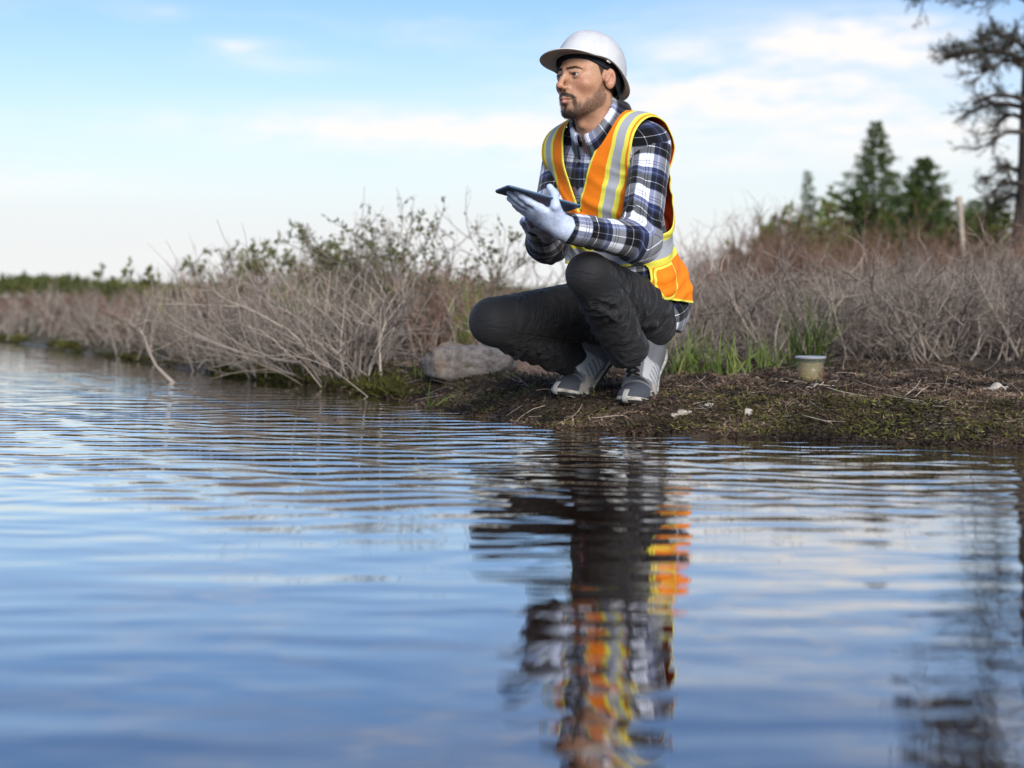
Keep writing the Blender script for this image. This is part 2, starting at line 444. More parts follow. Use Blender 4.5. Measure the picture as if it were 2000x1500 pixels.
def shrub_into(T, x, y, h, stems=7, subs=26, twigs=60, lean=(0, 0), spread=0.55, thick=0.006, shade=(0.25, 0.75), L=None, leafy=0, leaf=(0.022, 0.012), gz=None, leafshade=(0.3, 0.9), leafwhere=0.75, r=rng):
    z = float(ground_z(np.array([x]), np.array([y]), False)[0]) if gz is None else gz
    base = np.stack([x + r.normal(0, 0.05 + 0.05 * h, stems), y + r.normal(0, 0.05 + 0.05 * h, stems), np.full(stems, z - 0.02)], 1)
    d = np.stack([r.normal(lean[0], spread, stems), r.normal(lean[1], spread, stems), np.ones(stems)], 1)
    L0 = h * r.uniform(0.65, 1.1, stems)
    A = grow(base, d, L0, 7, 0.55, 0.35, r)
    sa = r.uniform(shade[0], shade[1], stems)
    T.add(A, thick * r.uniform(0.6, 1.2, stems), thick * 0.28, sa)
    p, dd, idx, t = branch_from(A, subs, 0.15, 1.0, 0.9, r)
    dd[:, 2] = np.abs(dd[:, 2]) * 0.8 + 0.1
    B = grow(p, dd, h * r.uniform(0.2, 0.55, subs), 5, 0.6, 0.3, r)
    T.add(B, thick * 0.42, thick * 0.16, np.clip(sa[idx] + r.normal(0, 0.12, subs), 0, 1))
    p, dd, idx, t = branch_from(B, twigs, 0.2, 1.0, 1.0, r)
    C = grow(p, dd, h * r.uniform(0.08, 0.25, twigs), 4, 0.5, 0.3, r)
    T.add(C, thick * 0.22, thick * 0.10, np.clip(r.uniform(shade[0], shade[1], twigs) + 0.05, 0, 1))
    if L is not None and leafy:
        p, dd, idx, t = branch_from(C, leafy, 0.1, 1.0, 1.1, r)
        top = z + h * leafwhere * 0.8
        keep = p[:, 2] > top - h * 0.35 * r.uniform(0, 1, leafy)
        keep &= r.uniform(0, 1, leafy) < np.clip(0.5 + 0.9 * fbm(p * 5.0 + 7.7, 2, 4), 0.0, 1)
        p, dd = p[keep], dd[keep]
        L.add(p, dd, leaf[0] * r.uniform(0.6, 1.3, len(p)), leaf[1] * r.uniform(0.7, 1.2, len(p)), r.uniform(leafshade[0], leafshade[1], len(p)))
    return A

def build_thicket():
    r = np.random.default_rng(11)
    def band(name, label, mat, spots, **kw):
        T = Tubes()
        for (x, y, h) in spots:
            shrub_into(T, x, y, h, r=r, **kw)
        add(name, T.mesh(name), mat, label=label, cat='shrubs', kind='stuff')
    def scatter(n, pxr, dr, hfun, off=0.10):
        out = []
        while len(out) < n:
            d = math.exp(r.uniform(math.log(dr[0]), math.log(dr[1]))); px = r.uniform(*pxr)
            x = (px - 1000) / F * d
            s = float(shore_sd(np.array([x]), np.array([d]))[0])
            if s < off: continue
            out.append((x, d, hfun(px, d, s) * r.uniform(0.75, 1.15)))
        return out
    # left: low grey thicket that hugs the shore
    def hl(px, d, s):
        topy = np.interp(px, [-200, 0, 250, 420, 560, 700, 850, 950], [592, 590, 572, 548, 538, 545, 560, 575])
        return max(0.25, (H - (topy - HZ) / F * d) - 0.02)
    shore_spots = []
    for px in np.linspace(-150, 690, 62):
        d0 = np.interp(px, [p[0] for p in SHORE_PX], [on_water(*p)[1] for p in SHORE_PX])
        x = (px - 1000) / F * d0
        shore_spots.append((x + r.normal(0, 0.08) + 0.05, d0 + 0.12 + abs(r.normal(0, 0.25)), min(hl(px, d0, 0) * r.uniform(0.7, 1.0), 0.55)))
    band('shrub_thicket', 'low grey leafless shrub thicket along the left shore of the pond', TWIG,
         shore_spots + scatter(135, (-200, 980), (6.6, 17), hl, 0.25) + scatter(70, (-1300, -200), (9, 24), hl, 0.2), stems=8, subs=34, twigs=70, thick=0.0066, spread=0.5, shade=(0.2, 1.0))
    # tan and reddish shrubs mixed into it, and pale green grass growing through
    band('shrub_undergrowth', 'reddish tan stems mixed through the left thicket', REDTWIG, scatter(60, (-150, 980), (7.0, 15), hl, 0.3), stems=9, subs=34, twigs=60, thick=0.0065, spread=0.42, shade=(0.35, 1.0))
    Lg = Leaves(); n = 5200
    pxg = r.uniform(300, 960, n); dg = np.exp(r.uniform(math.log(6.8), math.log(12), n)); xg = (pxg - 1000) / F * dg
    kk = (shore_sd(xg, dg) > 0.3) & (fbm(np.stack([xg * 1.1, dg * 1.1, 0 * xg], 1), 2, 33) > 0.12); xg, dg = xg[kk], dg[kk]
    pg = np.stack([xg, dg, ground_z(xg, dg, False)], 1); m_ = len(pg)
    Lg.add(pg, np.stack([r.normal(0, 0.2, m_), r.normal(0, 0.2, m_), np.ones(m_)], 1), r.uniform(0.2, 0.46, m_), 0.006, r.uniform(0.75, 1.0, m_))
    add('reed_grass', Lg.mesh('reed_grass'), GRASS, label='pale green grass growing up through the left thicket', cat='grass', kind='stuff')
    # right: grey-purple tangle behind the bank
    def hr(px, d, s):
        topy = np.interp(px, [1250, 1400, 1600, 1800, 2050], [565, 560, 555, 548, 552])
        return max(0.25, (H - (topy - HZ) / F * d) * 1.0)
    band('shrub_tangle', 'dense grey leafless shrub tangle on the bank behind the sample jar', TWIG,
         scatter(165, (1150, 2150), (5.75, 9.5), hr, 1.15) + scatter(75, (2150, 3600), (4.6, 9.5), hr, 1.0), stems=9, subs=48, twigs=120, thick=0.0058, spread=0.8, shade=(0.15, 0.85))
    # right, further back: reddish haze of fine twigs
    def hrr(px, d, s):
        topy = np.interp(px, [1250, 1330, 1400, 1500, 1600, 1750, 1900, 2050], [560, 540, 500, 475, 475, 488, 490, 492])
        return max(0.3, H - (topy - HZ) / F * d - 0.08)
    band('brush_mass', 'reddish brown leafless brush rising behind the grey tangle', REDTWIG,
         scatter(130, (1330, 2150), (9.2, 14), hrr, 0.9) + scatter(60, (2150, 3600), (8.5, 15), hrr, 0.9), stems=9, subs=38, twigs=70, thick=0.0065, spread=0.38, shade=(0.1, 0.9))
    # green low scrub and far tree line to the left
    L = Leaves(); T = Tubes()
    for k in range(330):
        d = r.uniform(24, 42); px = r.uniform(-150, 1000) if k < 150 else (r.uniform(-2200, -150) if k < 220 else r.uniform(1000, 4200))
        topy = np.interp(px, [-150, 0, 60, 130, 240, 330, 500, 1000], [548, 556, 545, 556, 560, 564, 566, 566]) + r.normal(0, 5)
        h = H - (topy - HZ) / F * d - 0.35
        x = (px - 1000) / F * d; z = 0.35
        n = 90
        c = np.stack([x + r.normal(0, 0.42, n), d + r.normal(0, 0.4, n), z + h * (1 - np.abs(r.normal(0, 0.35, n)))], 1)
        L.add(c, r.normal(size=(n, 3)) + [0, 0, 0.5], 0.13 * r.uniform(0.6, 1.5, n), 0.08, r.uniform(0.0, 1.0) * 0.6 + r.uniform(0, 0.35, n))
    add('far_scrub_treeline', L.mesh('far_scrub'), LEAF, label='far low line of green scrub on the left horizon', cat='scrub', kind='stuff')
    T = Tubes()
    for k in range(130):
        d = r.uniform(17, 24); px = r.uniform(-150, 1000)
        topy = np.interp(px, [-150, 0, 250, 1000], [585, 583, 574, 578]) + r.normal(0, 5)
        shrub_into(T, (px - 1000) / F * d, d, max(0.3, H - (topy - HZ) / F * d - 0.15), stems=9, subs=30, twigs=30, thick=0.013, spread=0.5, shade=(0.1, 0.6), r=r)
    add('far_brush_mass', T.mesh('far_brush'), REDTWIG, label='far brown brush beyond the left shore', cat='brush', kind='stuff')
build_thicket()

def build_shrubs():
    r = np.random.default_rng(23)
    def leafy_shrub(px, basey_d, top_y, label, stems=6, subs=26, twigs=70, leafy=420, leaf=(0.028, 0.014), lean=(0, 0), spread=0.45, thick=0.009, shade=(0.2, 0.7), ls=(0.25, 0.95), where=0.8, group=None, name='leafy_shrub', cat='shrub', mat=TWIG):
        d = basey_d; x = (px - 1000) / F * d
        z = float(ground_z(np.array([x]), np.array([d]), False)[0])
        h = H - (top_y - HZ) / F * d - z
        T, L = Tubes(), Leaves()
        shrub_into(T, x, d, h * (0.95 if leafy else 0.95), stems, subs, twigs, lean, spread, thick, shade, L, leafy, leaf, z, ls, where, r)
        e = empty(name, (x, d, z), label=label, cat=cat, group=group)
        add('branches', T.mesh('branches'), mat, e)
        if leafy: add('leaves', L.mesh('leaves'), LEAF, e)
        return e
    G = 'leafy shrubs above the grey thicket'
    leafy_shrub(305, 10.5, 483, 'small shrub with two green leaf tufts above the left thicket', 3, 12, 30, 900, (0.045, 0.03), spread=0.22, where=0.95, group=G)
    leafy_shrub(235, 12.0, 515, 'lowest sparse green sprig left of the twin leaf tufts', 2, 8, 16, 320, (0.04, 0.024), spread=0.25, where=0.95, group=G)
    leafy_shrub(455, 9.5, 470, 'narrow green leafy shrub left of the broad leafy one', 5, 24, 90, 1500, (0.034, 0.018), spread=0.25, where=0.9, group=G)
    leafy_shrub(535, 9.0, 462, 'broad bright green leafy shrub above the fallen branches', 8, 50, 260, 5200, (0.034, 0.018), spread=0.34, ls=(0.35, 1.0), where=0.72, group=G)
    leafy_shrub(640, 8.6, 478, 'thin dark leafed shrub right of the broad green shrub', 7, 44, 200, 1300, (0.028, 0.014), spread=0.35, ls=(0.05, 0.6), where=0.85, group=G)
    leafy_shrub(715, 8.0, 425, 'tallest airy shrub with sparse dark leaves', 8, 56, 300, 1800, (0.027, 0.013), spread=0.32, ls=(0.05, 0.6), where=0.85, thick=0.010, group=G)
    leafy_shrub(775, 7.8, 448, 'airy dark leafed shrub between the tallest one and the round topped one', 8, 50, 280, 1900, (0.027, 0.013), spread=0.33, ls=(0.05, 0.65), where=0.85, group=G)
    leafy_shrub(850, 7.6, 452, 'round topped shrub with olive leaves near the raised knee', 8, 56, 300, 3400, (0.028, 0.015), spread=0.36, ls=(0.15, 0.7), where=0.78, group=G)
    leafy_shrub(925, 8.4, 535, 'low leafy shrub just left of the bent knee', 5, 20, 60, 700, (0.026, 0.014), spread=0.4, group=G)
    G2 = 'bare shrubs against the sky'
    leafy_shrub(960, 8.2, 445, 'tall bare twiggy shrub behind the tablet', 4, 22, 60, 0, spread=0.28, name='bare_shrub', shade=(0.3, 0.7), group=G2, thick=0.0075)
    leafy_shrub(1020, 8.8, 470, 'bare shrub behind the far sleeve', 5, 24, 60, 0, spread=0.3, name='bare_shrub', shade=(0.2, 0.6), group=G2)
    leafy_shrub(1350, 9.0, 425, 'tall bare shrub just right of the orange vest', 4, 22, 60, 0, spread=0.25, name='bare_shrub', shade=(0.2, 0.6), group=G2, thick=0.008)
    leafy_shrub(1405, 9.5, 410, 'tallest bare shrub to the right of the vest', 4, 24, 70, 0, spread=0.22, name='bare_shrub', shade=(0.15, 0.55), group=G2, thick=0.009)
    leafy_shrub(1440, 10.0, 440, 'bare shrub left of the reddish brush', 4, 22, 60, 0, spread=0.25, name='bare_shrub', shade=(0.2, 0.6), group=G2)
    leafy_shrub(1560, 11.5, 425, 'bare shrub in front of the thin pale spruce', 4, 22, 60, 0, spread=0.3, name='bare_shrub', shade=(0.2, 0.6), group=G2, mat=REDTWIG, thick=0.011)
    leafy_shrub(1830, 11.0, 400, 'bare shrub in front of the broad dark spruce', 4, 22, 60, 0, spread=0.3, name='bare_shrub', shade=(0.2, 0.6), group=G2, mat=REDTWIG, thick=0.011)
    G3 = 'yellow green sprigs in the brush'
    leafy_shrub(1530, 8.7, 515, 'yellow green sprig in the brown brush', 3, 10, 26, 170, (0.034, 0.02), spread=0.3, ls=(0.9, 1.0), name='leafy_sprig', group=G3)
    leafy_shrub(1690, 9.0, 540, 'small green sprig below the tall spruce', 3, 10, 20, 120, (0.03, 0.018), spread=0.35, ls=(0.6, 1.0), name='leafy_sprig', group=G3)
    # leaning dead shrub at the water's edge, with its long bare limbs swept to the left
    root = P(690, 742, 6.05)
    e = empty('leaning_dead_shrub', tuple(root), label='dead grey shrub leaning left over the water with long bare limbs', cat='shrub')
    limbs = [
        ([(640, 738, 6.1), (600, 712, 6.1), (540, 702, 6.15), (480, 692, 6.2), (420, 672, 6.2), (375, 650, 6.25), (335, 640, 6.3)], 0.010),
        ([(660, 742, 6.1), (620, 700, 6.0), (575, 655, 5.95), (520, 622, 5.9), (470, 598, 5.9), (400, 580, 5.95)], 0.009),
        ([(680, 745, 6.1), (640, 690, 6.1), (600, 640, 6.15), (545, 600, 6.2), (490, 560, 6.3), (455, 548, 6.3)], 0.009),
        ([(700, 748, 6.0), (690, 700, 6.0), (650, 650, 6.1), (622, 600, 6.1), (616, 560, 6.2), (640, 530, 6.2)], 0.008),
        ([(712, 748, 5.95), (714, 700, 5.95), (722, 660, 5.9), (716, 610, 5.95), (735, 560, 6.0)], 0.008),
        ([(720, 745, 6.3), (755, 700, 6.4), (765, 650, 6.5), (785, 600, 6.6), (780, 545, 6.6)], 0.008),
        ([(620, 740, 6.2), (560, 728, 6.2), (520, 700, 6.2), (500, 660, 6.2), (480, 620, 6.3)], 0.006),
        ([(650, 748, 6.05), (700, 715, 6.05), (730, 690, 6.0), (790, 690, 6.1)], 0.006)]
    T = Tubes(); fine = []
    for pts, rad in limbs:
        q = np.array([P(*p) for p in pts]); q[0, 2] = min(q[0, 2], 0.03)
        # resample smoothly to 12 points
        s = np.linspace(0, len(q) - 1, 40); i = np.minimum(s.astype(int), len(q) - 2); f = (s - i)[:, None]
        m0 = np.gradient(q, axis=0)
        c = (2*f**3-3*f**2+1)*q[i] + (f**3-2*f**2+f)*m0[i] + (-2*f**3+3*f**2)*q[i+1] + (f**3-f**2)*m0[i+1]
        c = c[::3][:13]; c = c + r.normal(0, 0.004, c.shape) * np.linspace(0, 1, len(c))[:, None]
        Tl = Tubes(); Tl.add(c[None], [rad], [rad * 0.3], [r.uniform(0.6, 0.95)], 5)
        p, dd, _, _ = branch_from(c[None], 12, 0.2, 1.0, 0.8, r); dd[:, 2] = np.abs(dd[:, 2])
        B = grow(p, dd, r.uniform(0.12, 0.38, 12), 5, 0.5, 0.4, r); Tl.add(B, rad * 0.35, rad * 0.15, r.uniform(0.45, 0.9, 12))
        p, dd, _, _ = branch_from(B, 30, 0.2, 1.0, 0.9, r); Cc = grow(p, dd, r.uniform(0.06, 0.18, 30), 4, 0.5, 0.3, r); Tl.add(Cc, rad * 0.18, rad * 0.10, r.uniform(0.4, 0.9, 30))
        add('limb', Tl.mesh('limb'), TWIG, e)
    # stick standing out of the water further left
    q = np.array([P(*p) for p in [(352, 747, 6.25), (325, 735, 6.3), (305, 715, 6.3), (292, 690, 6.3), (285, 665, 6.3), (272, 640, 6.35)]]); q[0, 2] = -0.03
    T = Tubes(); T.add(q[None], [0.010], [0.004], [0.75], 5)
    p, dd, _, _ = branch_from(q[None], 7, 0.55, 1.0, 0.7, r); dd[:, 2] = np.abs(dd[:, 2]); B = grow(p, dd, r.uniform(0.1, 0.3, 7), 5, 0.5, 0.4, r); T.add(B, 0.0032, 0.0014, 0.7)
    add('water_branch', T.mesh('water_branch'), TWIG, label='crooked grey branch curving up out of the water', cat='branch')
    # thin stems that dip into the water below the thicket
    T = Tubes()
    for k in range(46):
        px = r.uniform(380, 740); d0 = np.interp(px, [p[0] for p in SHORE_PX], [on_water(*p)[1] for p in SHORE_PX]) + r.normal(0.12, 0.12)
        b = np.array([[(px - 1000) / F * d0, d0, -0.02]])
        A = grow(b, [[r.normal(-0.5, 0.5), r.normal(0, 0.2), 1]], [r.uniform(0.25, 0.6)], 6, 0.5, 0.1, r); T.add(A, r.uniform(0.002, 0.005), 0.0016, r.uniform(0.4, 1.0))
        p, dd, _, _ = branch_from(A, 6, 0.3, 1, 0.8, r); dd[:, 2] = np.abs(dd[:, 2]); T.add(grow(p, dd, r.uniform(0.08, 0.25, 6), 4, 0.5, 0.3, r), 0.0016, 0.0009, r.uniform(0.4, 1.0, 6))
    add('waterside_stem_mass', T.mesh('waterside_stems'), TWIG, label='thin grey stems standing in the water at the thicket edge', cat='stems', kind='stuff')
    # single stems in the right tangle that read one by one
    G4 = 'stout dead stems in the right tangle'
    for pts, rad, lab, sh in (([(1872, 385), (1876, 430), (1880, 475), (1882, 530)], 0.028, 'upright bare stake in front of the far spruces', 0.95),
                          ([(1795, 680), (1830, 640), (1870, 612), (1910, 595)], 0.009, 'dark curved stem low in the right tangle', 0.25),
                          ([(1640, 640), (1632, 600), (1650, 580), (1690, 575)], 0.007, 'pale hooked stem above the grass tuft', 0.9),
                          ([(1955, 740), (1972, 705), (1988, 675), (1998, 640)], 0.008, 'pale slanting stick near the dark wet bank', 0.95),
                          ([(1765, 650), (1740, 600), (1700, 560), (1650, 530)], 0.009, 'brown leaning stem behind the jar', 0.45),
                          ([(1990, 700), (1960, 640), (1930, 590), (1900, 530)], 0.009, 'tan stem leaning left near the picture edge', 0.7)):
        dd0 = 11.0 if 'stake' in lab else 6.0
        q = np.array([P(a, b, dd0 + 0.03 * i) for i, (a, b) in enumerate(pts)])
        T = Tubes(); T.add(q[None], [rad], [rad * 0.55], [sh], 5)
        if 'stake' not in lab:
            p, dv, _, _ = branch_from(q[None], 8, 0.3, 1, 0.8, r); T.add(grow(p, dv, r.uniform(0.06, 0.2, 8), 4, 0.5, 0.2, r), rad * 0.35, rad * 0.15, sh)
        add('dead_stem', T.mesh('dead_stem'), TWIG, label=lab, cat='stem', group=G4)
build_shrubs()

# ------------------------------------------------------------------ conifers
def spruce(px, d, top_y, width_px, label, dense=1.0, seed=1, mat=NEEDLE, sh=(0.1, 0.9), droop=-0.25, group='spruces behind the brush', taper=0.9):
    r = np.random.default_rng(seed)
    x = (px - 1000) / F * d; z0 = 0.25
    h = H - (top_y - HZ) / F * d - z0
    R = width_px / F * d * 0.5
    e = empty('spruce_tree', (x, d, z0), label=label, cat='tree', group=group)
    tr = np.array([[x + 0.02 * h * math.sin(t * 3 + seed), d, z0 - 0.05 + h * t] for t in np.linspace(0, 1, 9)])
    T = Tubes(); T.add(tr[None], [0.022 * h], [0.004], [0.35], 7)
    L = Leaves()
    nlev = int(26 * dense ** 0.5)
    for i in range(nlev):
        t = 0.10 + 0.88 * (i / (nlev - 1)) ** 0.9
        rad = R * (1 - t) ** taper * r.uniform(0.75, 1.25) + 0.03 * R
        nb = 7 if t < 0.8 else 5
        a0 = r.uniform(0, 6.28)
        ang = a0 + np.arange(nb) * 6.283 / nb + r.normal(0, 0.2, nb)
        c = tr[0] + (tr[-1] - tr[0]) * t
        b = np.repeat(np.array([[c[0], c[1], z0 + h * t]]), nb, 0)
        dirs = np.stack([np.cos(ang), np.sin(ang), np.full(nb, 0.25 * t + 0.05)], 1)
        B = grow(b, dirs, rad * r.uniform(0.6, 1.15, nb), 6, 0.25, droop, r)
        B[:, -1, 2] += 0.05 * rad
        T.add(B, 0.006 * h * (1 - t) + 0.003, 0.002, 0.3)
        n = int(26 * nb * dense * (0.25 + rad / R))
        p, dd, idx, tt = branch_from(B, n, 0.12, 1.0, 0.8, r)
        # side sprays
        S = grow(p, dd * [1, 1, 0.4] + [0, 0, -0.12], rad * 0.22 * r.uniform(0.5, 1.3, n) + 0.02, 3, 0.3, -0.25, r)
        m = n * 7
        p, dd, idx, tt = branch_from(S, m, 0.0, 1.0, 0.75, r)
        L.add(p, dd, 0.07 * h / 3.5 * r.uniform(0.6, 1.3, m), 0.026 * h / 3.5, np.clip(r.uniform(sh[0], sh[1], n)[idx] * 0.6 + r.uniform(0, 0.4, m), 0, 1))
    add('trunk', T.mesh('trunk'), BARK, e)
    add('crown', L.mesh('crown'), mat, e)
    return e

spruce(1712, 24, 236, 275, 'tallest spruce with drooping dark green boughs', 1.0, 3, sh=(0.1, 0.8))
spruce(1800, 22, 305, 235, 'broad dark spruce close to the right of the tallest', 1.5, 5, sh=(0.0, 0.55), taper=0.75)
spruce(1582, 33, 333, 130, 'thin pale spruce to the left of the tallest', 0.7, 8, sh=(0.3, 1.0))
spruce(1515, 26, 418, 130, 'small dark spruce lowest and farthest left', 0.9, 9, sh=(0.0, 0.6), taper=0.7)
spruce(1905, 26, 390, 220, 'bushy dull green spruce between the stake and the pine trunk', 1.2, 12, sh=(0.1, 0.9), taper=0.6)
spruce(1965, 30, 345, 120, 'ragged far spruce just left of the pine trunk', 0.4, 14, mat=DRYNEEDLE, sh=(0.1, 0.8))
def green_bush(px, d, top_y, w, label, sh, seed, n=2600):
    r = np.random.default_rng(seed)
    x = (px - 1000) / F * d; z = 0.2; h = H - (top_y - HZ) / F * d - z; R = w / F * d / 2
    T, L = Tubes(), Leaves()
    e = empty('green_bush', (x, d, z), label=label, cat='bush', group='green bushes in front of the spruces')
    A = grow(np.tile([[x, d, z - 0.03]], (9, 1)) + r.normal(0, 0.06, (9, 3)) * [1, 1, 0], np.stack([r.normal(0, R / h, 9), r.normal(0, R / h, 9), np.ones(9)], 1), h * r.uniform(0.7, 1.05, 9), 7, 0.3, 0.2, r)
    T.add(A, 0.014, 0.004, 0.3)
    p, dd, _, _ = branch_from(A, 90, 0.2, 1, 0.9, r); B = grow(p, dd, h * r.uniform(0.12, 0.35, 90), 5, 0.4, 0.25, r); T.add(B, 0.005, 0.002, 0.4)
    p, dd, idx, _ = branch_from(B, n, 0.1, 1, 1.0, r)
    L.add(p, dd, 0.07 * r.uniform(0.6, 1.3, n), 0.042, np.clip(r.uniform(sh[0], sh[1], 90)[idx] + r.normal(0, 0.1, n), 0, 1))
    add('branches', T.mesh('branches'), TWIG, e); add('leaves', L.mesh('leaves'), BUSHLEAF, e)
green_bush(1615, 15, 392, 160, 'yellow green bush in front of the thin pale spruce', (0.5, 1.0), 31)
green_bush(1700, 17, 385, 240, 'dark green bush below the tallest spruce', (0.0, 0.55), 32, 6500)
green_bush(1790, 14.5, 405, 200, 'mid green bush below the broad dark spruce', (0.2, 0.75), 33, 5200)
green_bush(1890, 15.5, 408, 210, 'olive bush around the upright stake', (0.1, 0.6), 34, 5200)
green_bush(1560, 15.5, 425, 150, 'leafy green bush between the thin spruce and the lowest bush', (0.2, 0.8), 36, 3200)
green_bush(1950, 16.5, 405, 160, 'green bush at the foot of the old pine', (0.1, 0.6), 37, 3600)
green_bush(1495, 16, 448, 130, 'dull green bush lowest in the brush left of the spruces', (0.0, 0.5), 35, 3200)

def old_pine():
    r = np.random.default_rng(5)
    d = 13.0
    pts = [(1990, 540), (2002, 470), (2008, 400), (2012, 320), (2012, 240), (2014, 150), (2018, 60), (2021, -60), (2022, -220), (2024, -380), (2024, -520)]
    q = np.array([P(a + 4, b, d) for a, b in pts]); q[0, 2] = 0.1
    z0 = q[0]
    e = empty('old_pine_tree', tuple(z0), label='tall ragged pine with sparse dry boughs at the right edge', cat='tree')
    T = Tubes(); T.add(q[None], [0.155], [0.05], [0.45], 12)
    me = T.mesh('trunk')
    add('trunk', me, BARK, e)
    # boughs: start row on the trunk, tip pixel, depth offset, needle density, drooping
    boughs = [(128, (1862, 112), 0.0, 620), (112, (1925, 78), 0.3, 330), (138, (1915, 148), -0.4, 300),
              (215, (1872, 232), 0.1, 120), (205, (1895, 208), -0.4, 90), (238, (1935, 262), 0.2, 80), (262, (1910, 300), -0.2, 40),
              (350, (1930, 350), 0.2, 120), (368, (1920, 388), -0.3, 100), (392, (1945, 412), 0.4, 80),
              (8, (1885, 10), 0.2, 120), (-8, (1808, -6), -0.2, 300), (-60, (1850, -50), 0.3, 420), (-110, (1770, -95), 0.0, 1300), (-150, (1790, -175), 0.3, 1300),
              (-190, (1840, -200), -0.4, 800), (-240, (1850, -235), 0.2, 600), (-300, (1880, -320), 0.1, 500), (-360, (1900, -380), -0.3, 400), (-420, (1930, -450), 0.2, 300)]
    for y0, (tx, ty), dy, nn in boughs:
        x0 = np.interp(-y0, [-p[1] for p in pts], [p[0] for p in pts]) + 4
        a = P(x0, y0, d); b = P(tx, ty, d + dy * 1.0)
        s = np.linspace(0, 1, 8)[:, None]
        c = a + (b - a) * s + np.array([0, 0, 1]) * (0.10 * np.sin(s * 3.14)) + r.normal(0, 0.02, (8, 3)) * s
        T = Tubes(); L = Leaves()
        T.add(c[None], [0.032], [0.006], [0.4], 5)
        nb = 10 + nn // 25
        p, dd, _, t = branch_from(c[None], nb, 0.2, 1.0, 0.9, r)
        B = grow(p, dd * [1, 1, 0.45], r.uniform(0.08, 0.26, nb) * (1.15 if nn > 400 else 0.9), 5, 0.4, -0.15 if nn < 300 else 0.25, r); T.add(B, 0.009, 0.003, 0.35)
        n2 = nb * 5
        p, dd, _, t = branch_from(B, n2, 0.15, 1.0, 0.9, r); C = grow(p, dd, r.uniform(0.05, 0.14, n2), 4, 0.3, 0.1, r); T.add(C, 0.004, 0.0015, 0.35)
        m = nn * 3 if y0 > 0 else nn * 4
        p, dd, idx, t = branch_from(C, m, 0.2, 1.0, 0.8, r)
        L.add(p, dd, 0.06 * r.uniform(0.5, 1.3, m), 0.008, np.clip(r.uniform(0, 1, n2)[idx] * 0.7 + r.uniform(0, 0.3, m), 0, 1))
        bo = add('bough', T.mesh('bough'), BARK, e)
        add('needles', L.mesh('needles'), DRYNEEDLE, bo)
    # mirror boughs away from the view keep the tree whole from other sides
    for y0 in range(-400, 330, 90):
        x0 = np.interp(-y0, [-p[1] for p in pts], [p[0] for p in pts]) + 4
        a = P(x0, y0, d); an = r.uniform(-0.7, 0.9)
        b = a + np.array([math.cos(an), math.sin(an), r.uniform(-0.15, 0.1)]) * r.uniform(0.5, 1.0)
        s = np.linspace(0, 1, 7)[:, None]; c = a + (b - a) * s + np.array([0, 0, 0.08]) * np.sin(s * 3.1)
        T = Tubes(); L = Leaves(); T.add(c[None], [0.028], [0.005], [0.4], 5)
        p, dd, _, t = branch_from(c[None], 30, 0.2, 1, 0.9, r); B = grow(p, dd, r.uniform(0.1, 0.35, 30), 4, 0.4, 0.1, r); T.add(B, 0.007, 0.002, 0.35)
        p, dd, idx, t = branch_from(B, 700, 0.2, 1, 0.8, r); L.add(p, dd, 0.06, 0.008, r.uniform(0, 1, 700))
        bo = add('bough', T.mesh('bough'), BARK, e); add('needles', L.mesh('needles'), DRYNEEDLE, bo)
old_pine()

# ------------------------------------------------------------------ bank: litter, moss, grass, stones
def zat(x, y): return float(ground_z(np.array([x]), np.array([y]))[0])

def gpt(px, py):
    """the point of the bank seen at a photo pixel"""
    lo_, hi_ = 3.5, 7.5
    for _ in range(40):
        d = (lo_ + hi_) / 2; x = (px - 1000) / F * d
        if HZ + F * (H - zat(x, d)) / d > py: lo_ = d
        else: hi_ = d
    return np.array([x, d, zat(x, d)])

